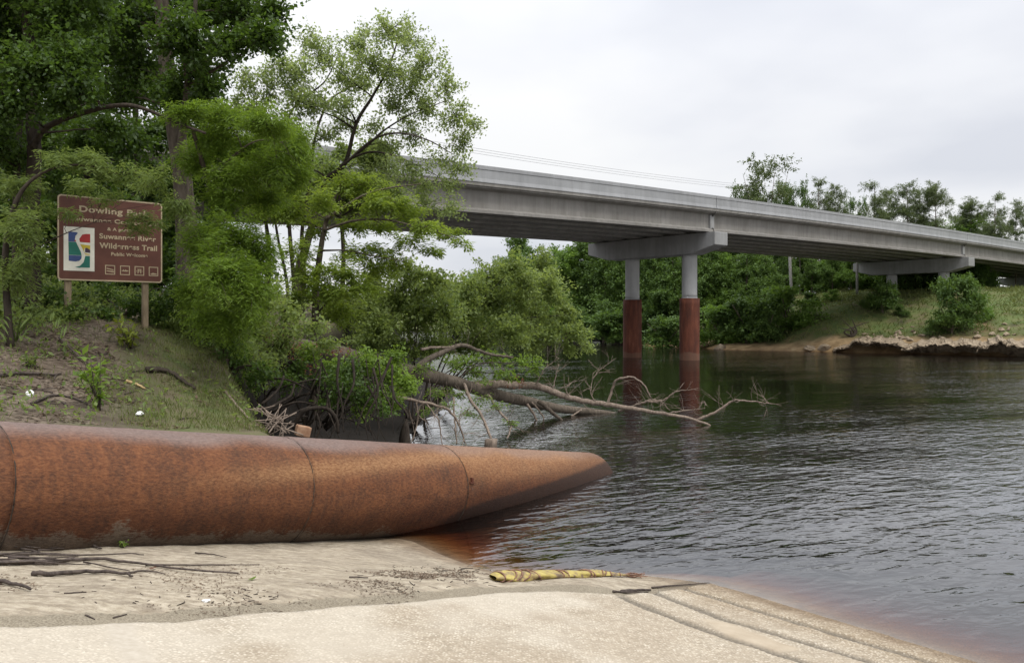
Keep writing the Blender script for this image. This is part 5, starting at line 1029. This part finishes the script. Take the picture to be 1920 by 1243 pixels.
leaf_on(620, 1232, .02, LEAF_DEAD, 'tiny brown leaf at the bottom edge of the ramp'); leaf_on(770, 1165, .02, BARK_DARK, 'tiny dark leaf on the ramp below its edge'); leaf_on(285, 1068, .04, LEAF_DEAD, 'reddish fallen leaf beside the longest stick on the sand'); leaf_on(475, 1222, .018, BARK_DARK, 'tiny dark leaf near the bottom of the ramp, right of the cement patch')
WPL = plain_mat('white_plastic', (.60, .60, .58), (.78, .78, .77), 6, .5)
def scrap(px, py, s, lab, fl=.5, name='plastic_scrap', mat=None):
    g = G(px, py); me = rock_mesh(10, fl); o = bpy.data.objects.new(name, me); COL.objects.link(o); me.materials.append(mat or WPL); o.location = g + UP * s * .3; o.scale = (s, s * .7, s); o.rotation_euler = (0, 0, rng.uniform(0, 6)); tag(o, lab, 'litter')
scrap(57, 743, .07, 'crumpled white plastic lying on the slope at the left', .8); scrap(262, 780, .08, 'flattened white plastic lying in the grass above the pipe', .35); scrap(386, 1129, .030, 'small white and blue scrap among twigs on the sand', .3)
stick([(237, 718), (255, 724), (272, 732)], .028, .016, 'short pale yellow broken stick on the slope right of the leafy weed', 'stick', plain_mat('fresh_wood', (.34, .23, .11), (.48, .36, .19), 14))
stick([(275, 700), (300, 700), (325, 708), (345, 722), (365, 735)], .05, .025, 'dark curved root arching out of the grassy slope', 'bank_root', BARK_DARK, .02, 'root')
stick([(110, 640), (140, 668), (165, 690), (190, 705)], .016, .010, 'long thin pale stick leaning down the slope in front of the sign', 'stick', STICK, .05)
stick([(60, 760), (100, 745), (140, 750), (165, 762)], .022, .010, 'dark dead branch on the slope beside the crumpled white plastic'); stick([(0, 708), (40, 704), (90, 706), (115, 704)], .03, .012, 'dark dead branch along the slope at the left edge of the picture'); stick([(335, 788), (355, 786), (374, 788)], .012, .006, 'dark twig in the grass just above the pipe'); stick([(420, 735), (445, 765), (470, 790), (490, 806)], .03, .015, 'grey dead stick running down the lip of the bank towards the pipe', 'stick', DEADWOOD)
for k in range(30): stick([(px := rng.uniform(0, 260), py := rng.uniform(655, 775)), (px + rng.normal() * 22, py + rng.normal() * 6)], .010, .004, 'thin dead twig in the leaf litter of the slope', 'twig', STICK, .01, 'twig', 'dead twigs in the leaf litter of the slope')
# long sack of yellow woven plastic, tied with brown cord, at the water's edge
SACK = M('yellow_woven_plastic'); o_ = SACK.pos(); n1 = SACK.noise(o_, 9, 5, .6); n2 = SACK.noise(SACK.map(o_, (1, 1, 1)), 60, 2)
col = SACK.ramp(n1, (.36, (.13, .09, .055)), (.46, (.27, .20, .08)), (.54, (.36, .29, .075)), (.75, (.44, .37, .13))); SACK.bsdf(SACK.mix(SACK.math('MULTIPLY', SACK.ramp(n2, (.62, 0.), (.72, 1.)), .4), col, (.25, .15, .09)), .6, SACK.bump(n1, .8, .02), .4); SACK = SACK.m
BP = [(924, 1083), (950, 1082), (985, 1082), (1020, 1080), (1055, 1074), (1090, 1068), (1118, 1066), (1145, 1069), (1180, 1073)]
q = np.array([on_ramp(*p_) for p_ in BP]); q = np.array([[x, y, max(gz(x, y), 0)] for x, y, _ in q]); q[:, 2] += .035; c = smooth(q, 10); k = len(c); u = np.linspace(0, 1, k)
r_ = np.interp(u, [0, .05, .16, .3, .5, .62, .75, .82, .9, 1], [.05, .085, .105, .10, .085, .09, .085, .05, .035, .012]); a = Acc(); d = unit(np.gradient(c, axis=0)); sd = unit(np.cross(d, UP)); n_ = 22; th = np.arange(n_) / n_ * 2 * np.pi
bund = thing('yellow_sack', "long yellow plastic sack tied with brown cord lying at the water's edge", 'sack', q[0]); V = []
for i in range(k):
    for t in th:
        f_ = r_[i] * (1 + .22 * float(vnoise(np.array([i * .28]), np.array([t * 1.4]), 1., 91)[0]) + .12 * math.sin(3 * t + i * .22)); V.append(c[i] + sd[i] * f_ * 1.25 * math.cos(t) + UP * f_ * .50 * math.sin(t))
i = np.arange(k - 1)[:, None] * n_; j = np.arange(n_)[None]; a.add(np.array(V), np.stack([i + j, i + (j + 1) % n_, i + n_ + (j + 1) % n_, i + n_ + j], -1).reshape(-1, 4)); link('sack', a.mesh('sack', q[0]), SACK, bund)
CORD = plain_mat('brown_cord', (.12, .06, .04), (.26, .15, .10), 30)
for f0, tilt in ((.05, .03), (.13, .10), (.17, .11), (.22, .12), (.30, -.03), (.46, .03), (.49, .02), (.66, .02), (.68, .0), (.80, .01), (.83, .02), (.88, 0), (.94, 0)):
    i = int(f0 * (k - 1)); a = Acc(); p_ = np.array([c[i] + d[i] * tilt * math.sin(t) + sd[i] * r_[i] * 1.34 * math.cos(t) + UP * r_[i] * .58 * math.sin(t) for t in np.linspace(0, 2 * np.pi, 25)]); a.tube(p_, .009, 5, .2); link('cord', a.mesh('cord', q[0]), CORD, bund)
a = Acc()
for k2 in range(9): a.tube(smooth([c[-4] + rnd(1)[0] * .02, c[-1] + d[-1] * .05 + rnd(1)[0] * .03, c[-1] + d[-1] * rng.uniform(.08, .28) + sd[-1] * rng.normal() * .05 + UP * rng.uniform(-.02, .02)]), .005, 4)
link('frayed_end', a.mesh('frayed_end', q[0]), CORD, bund)
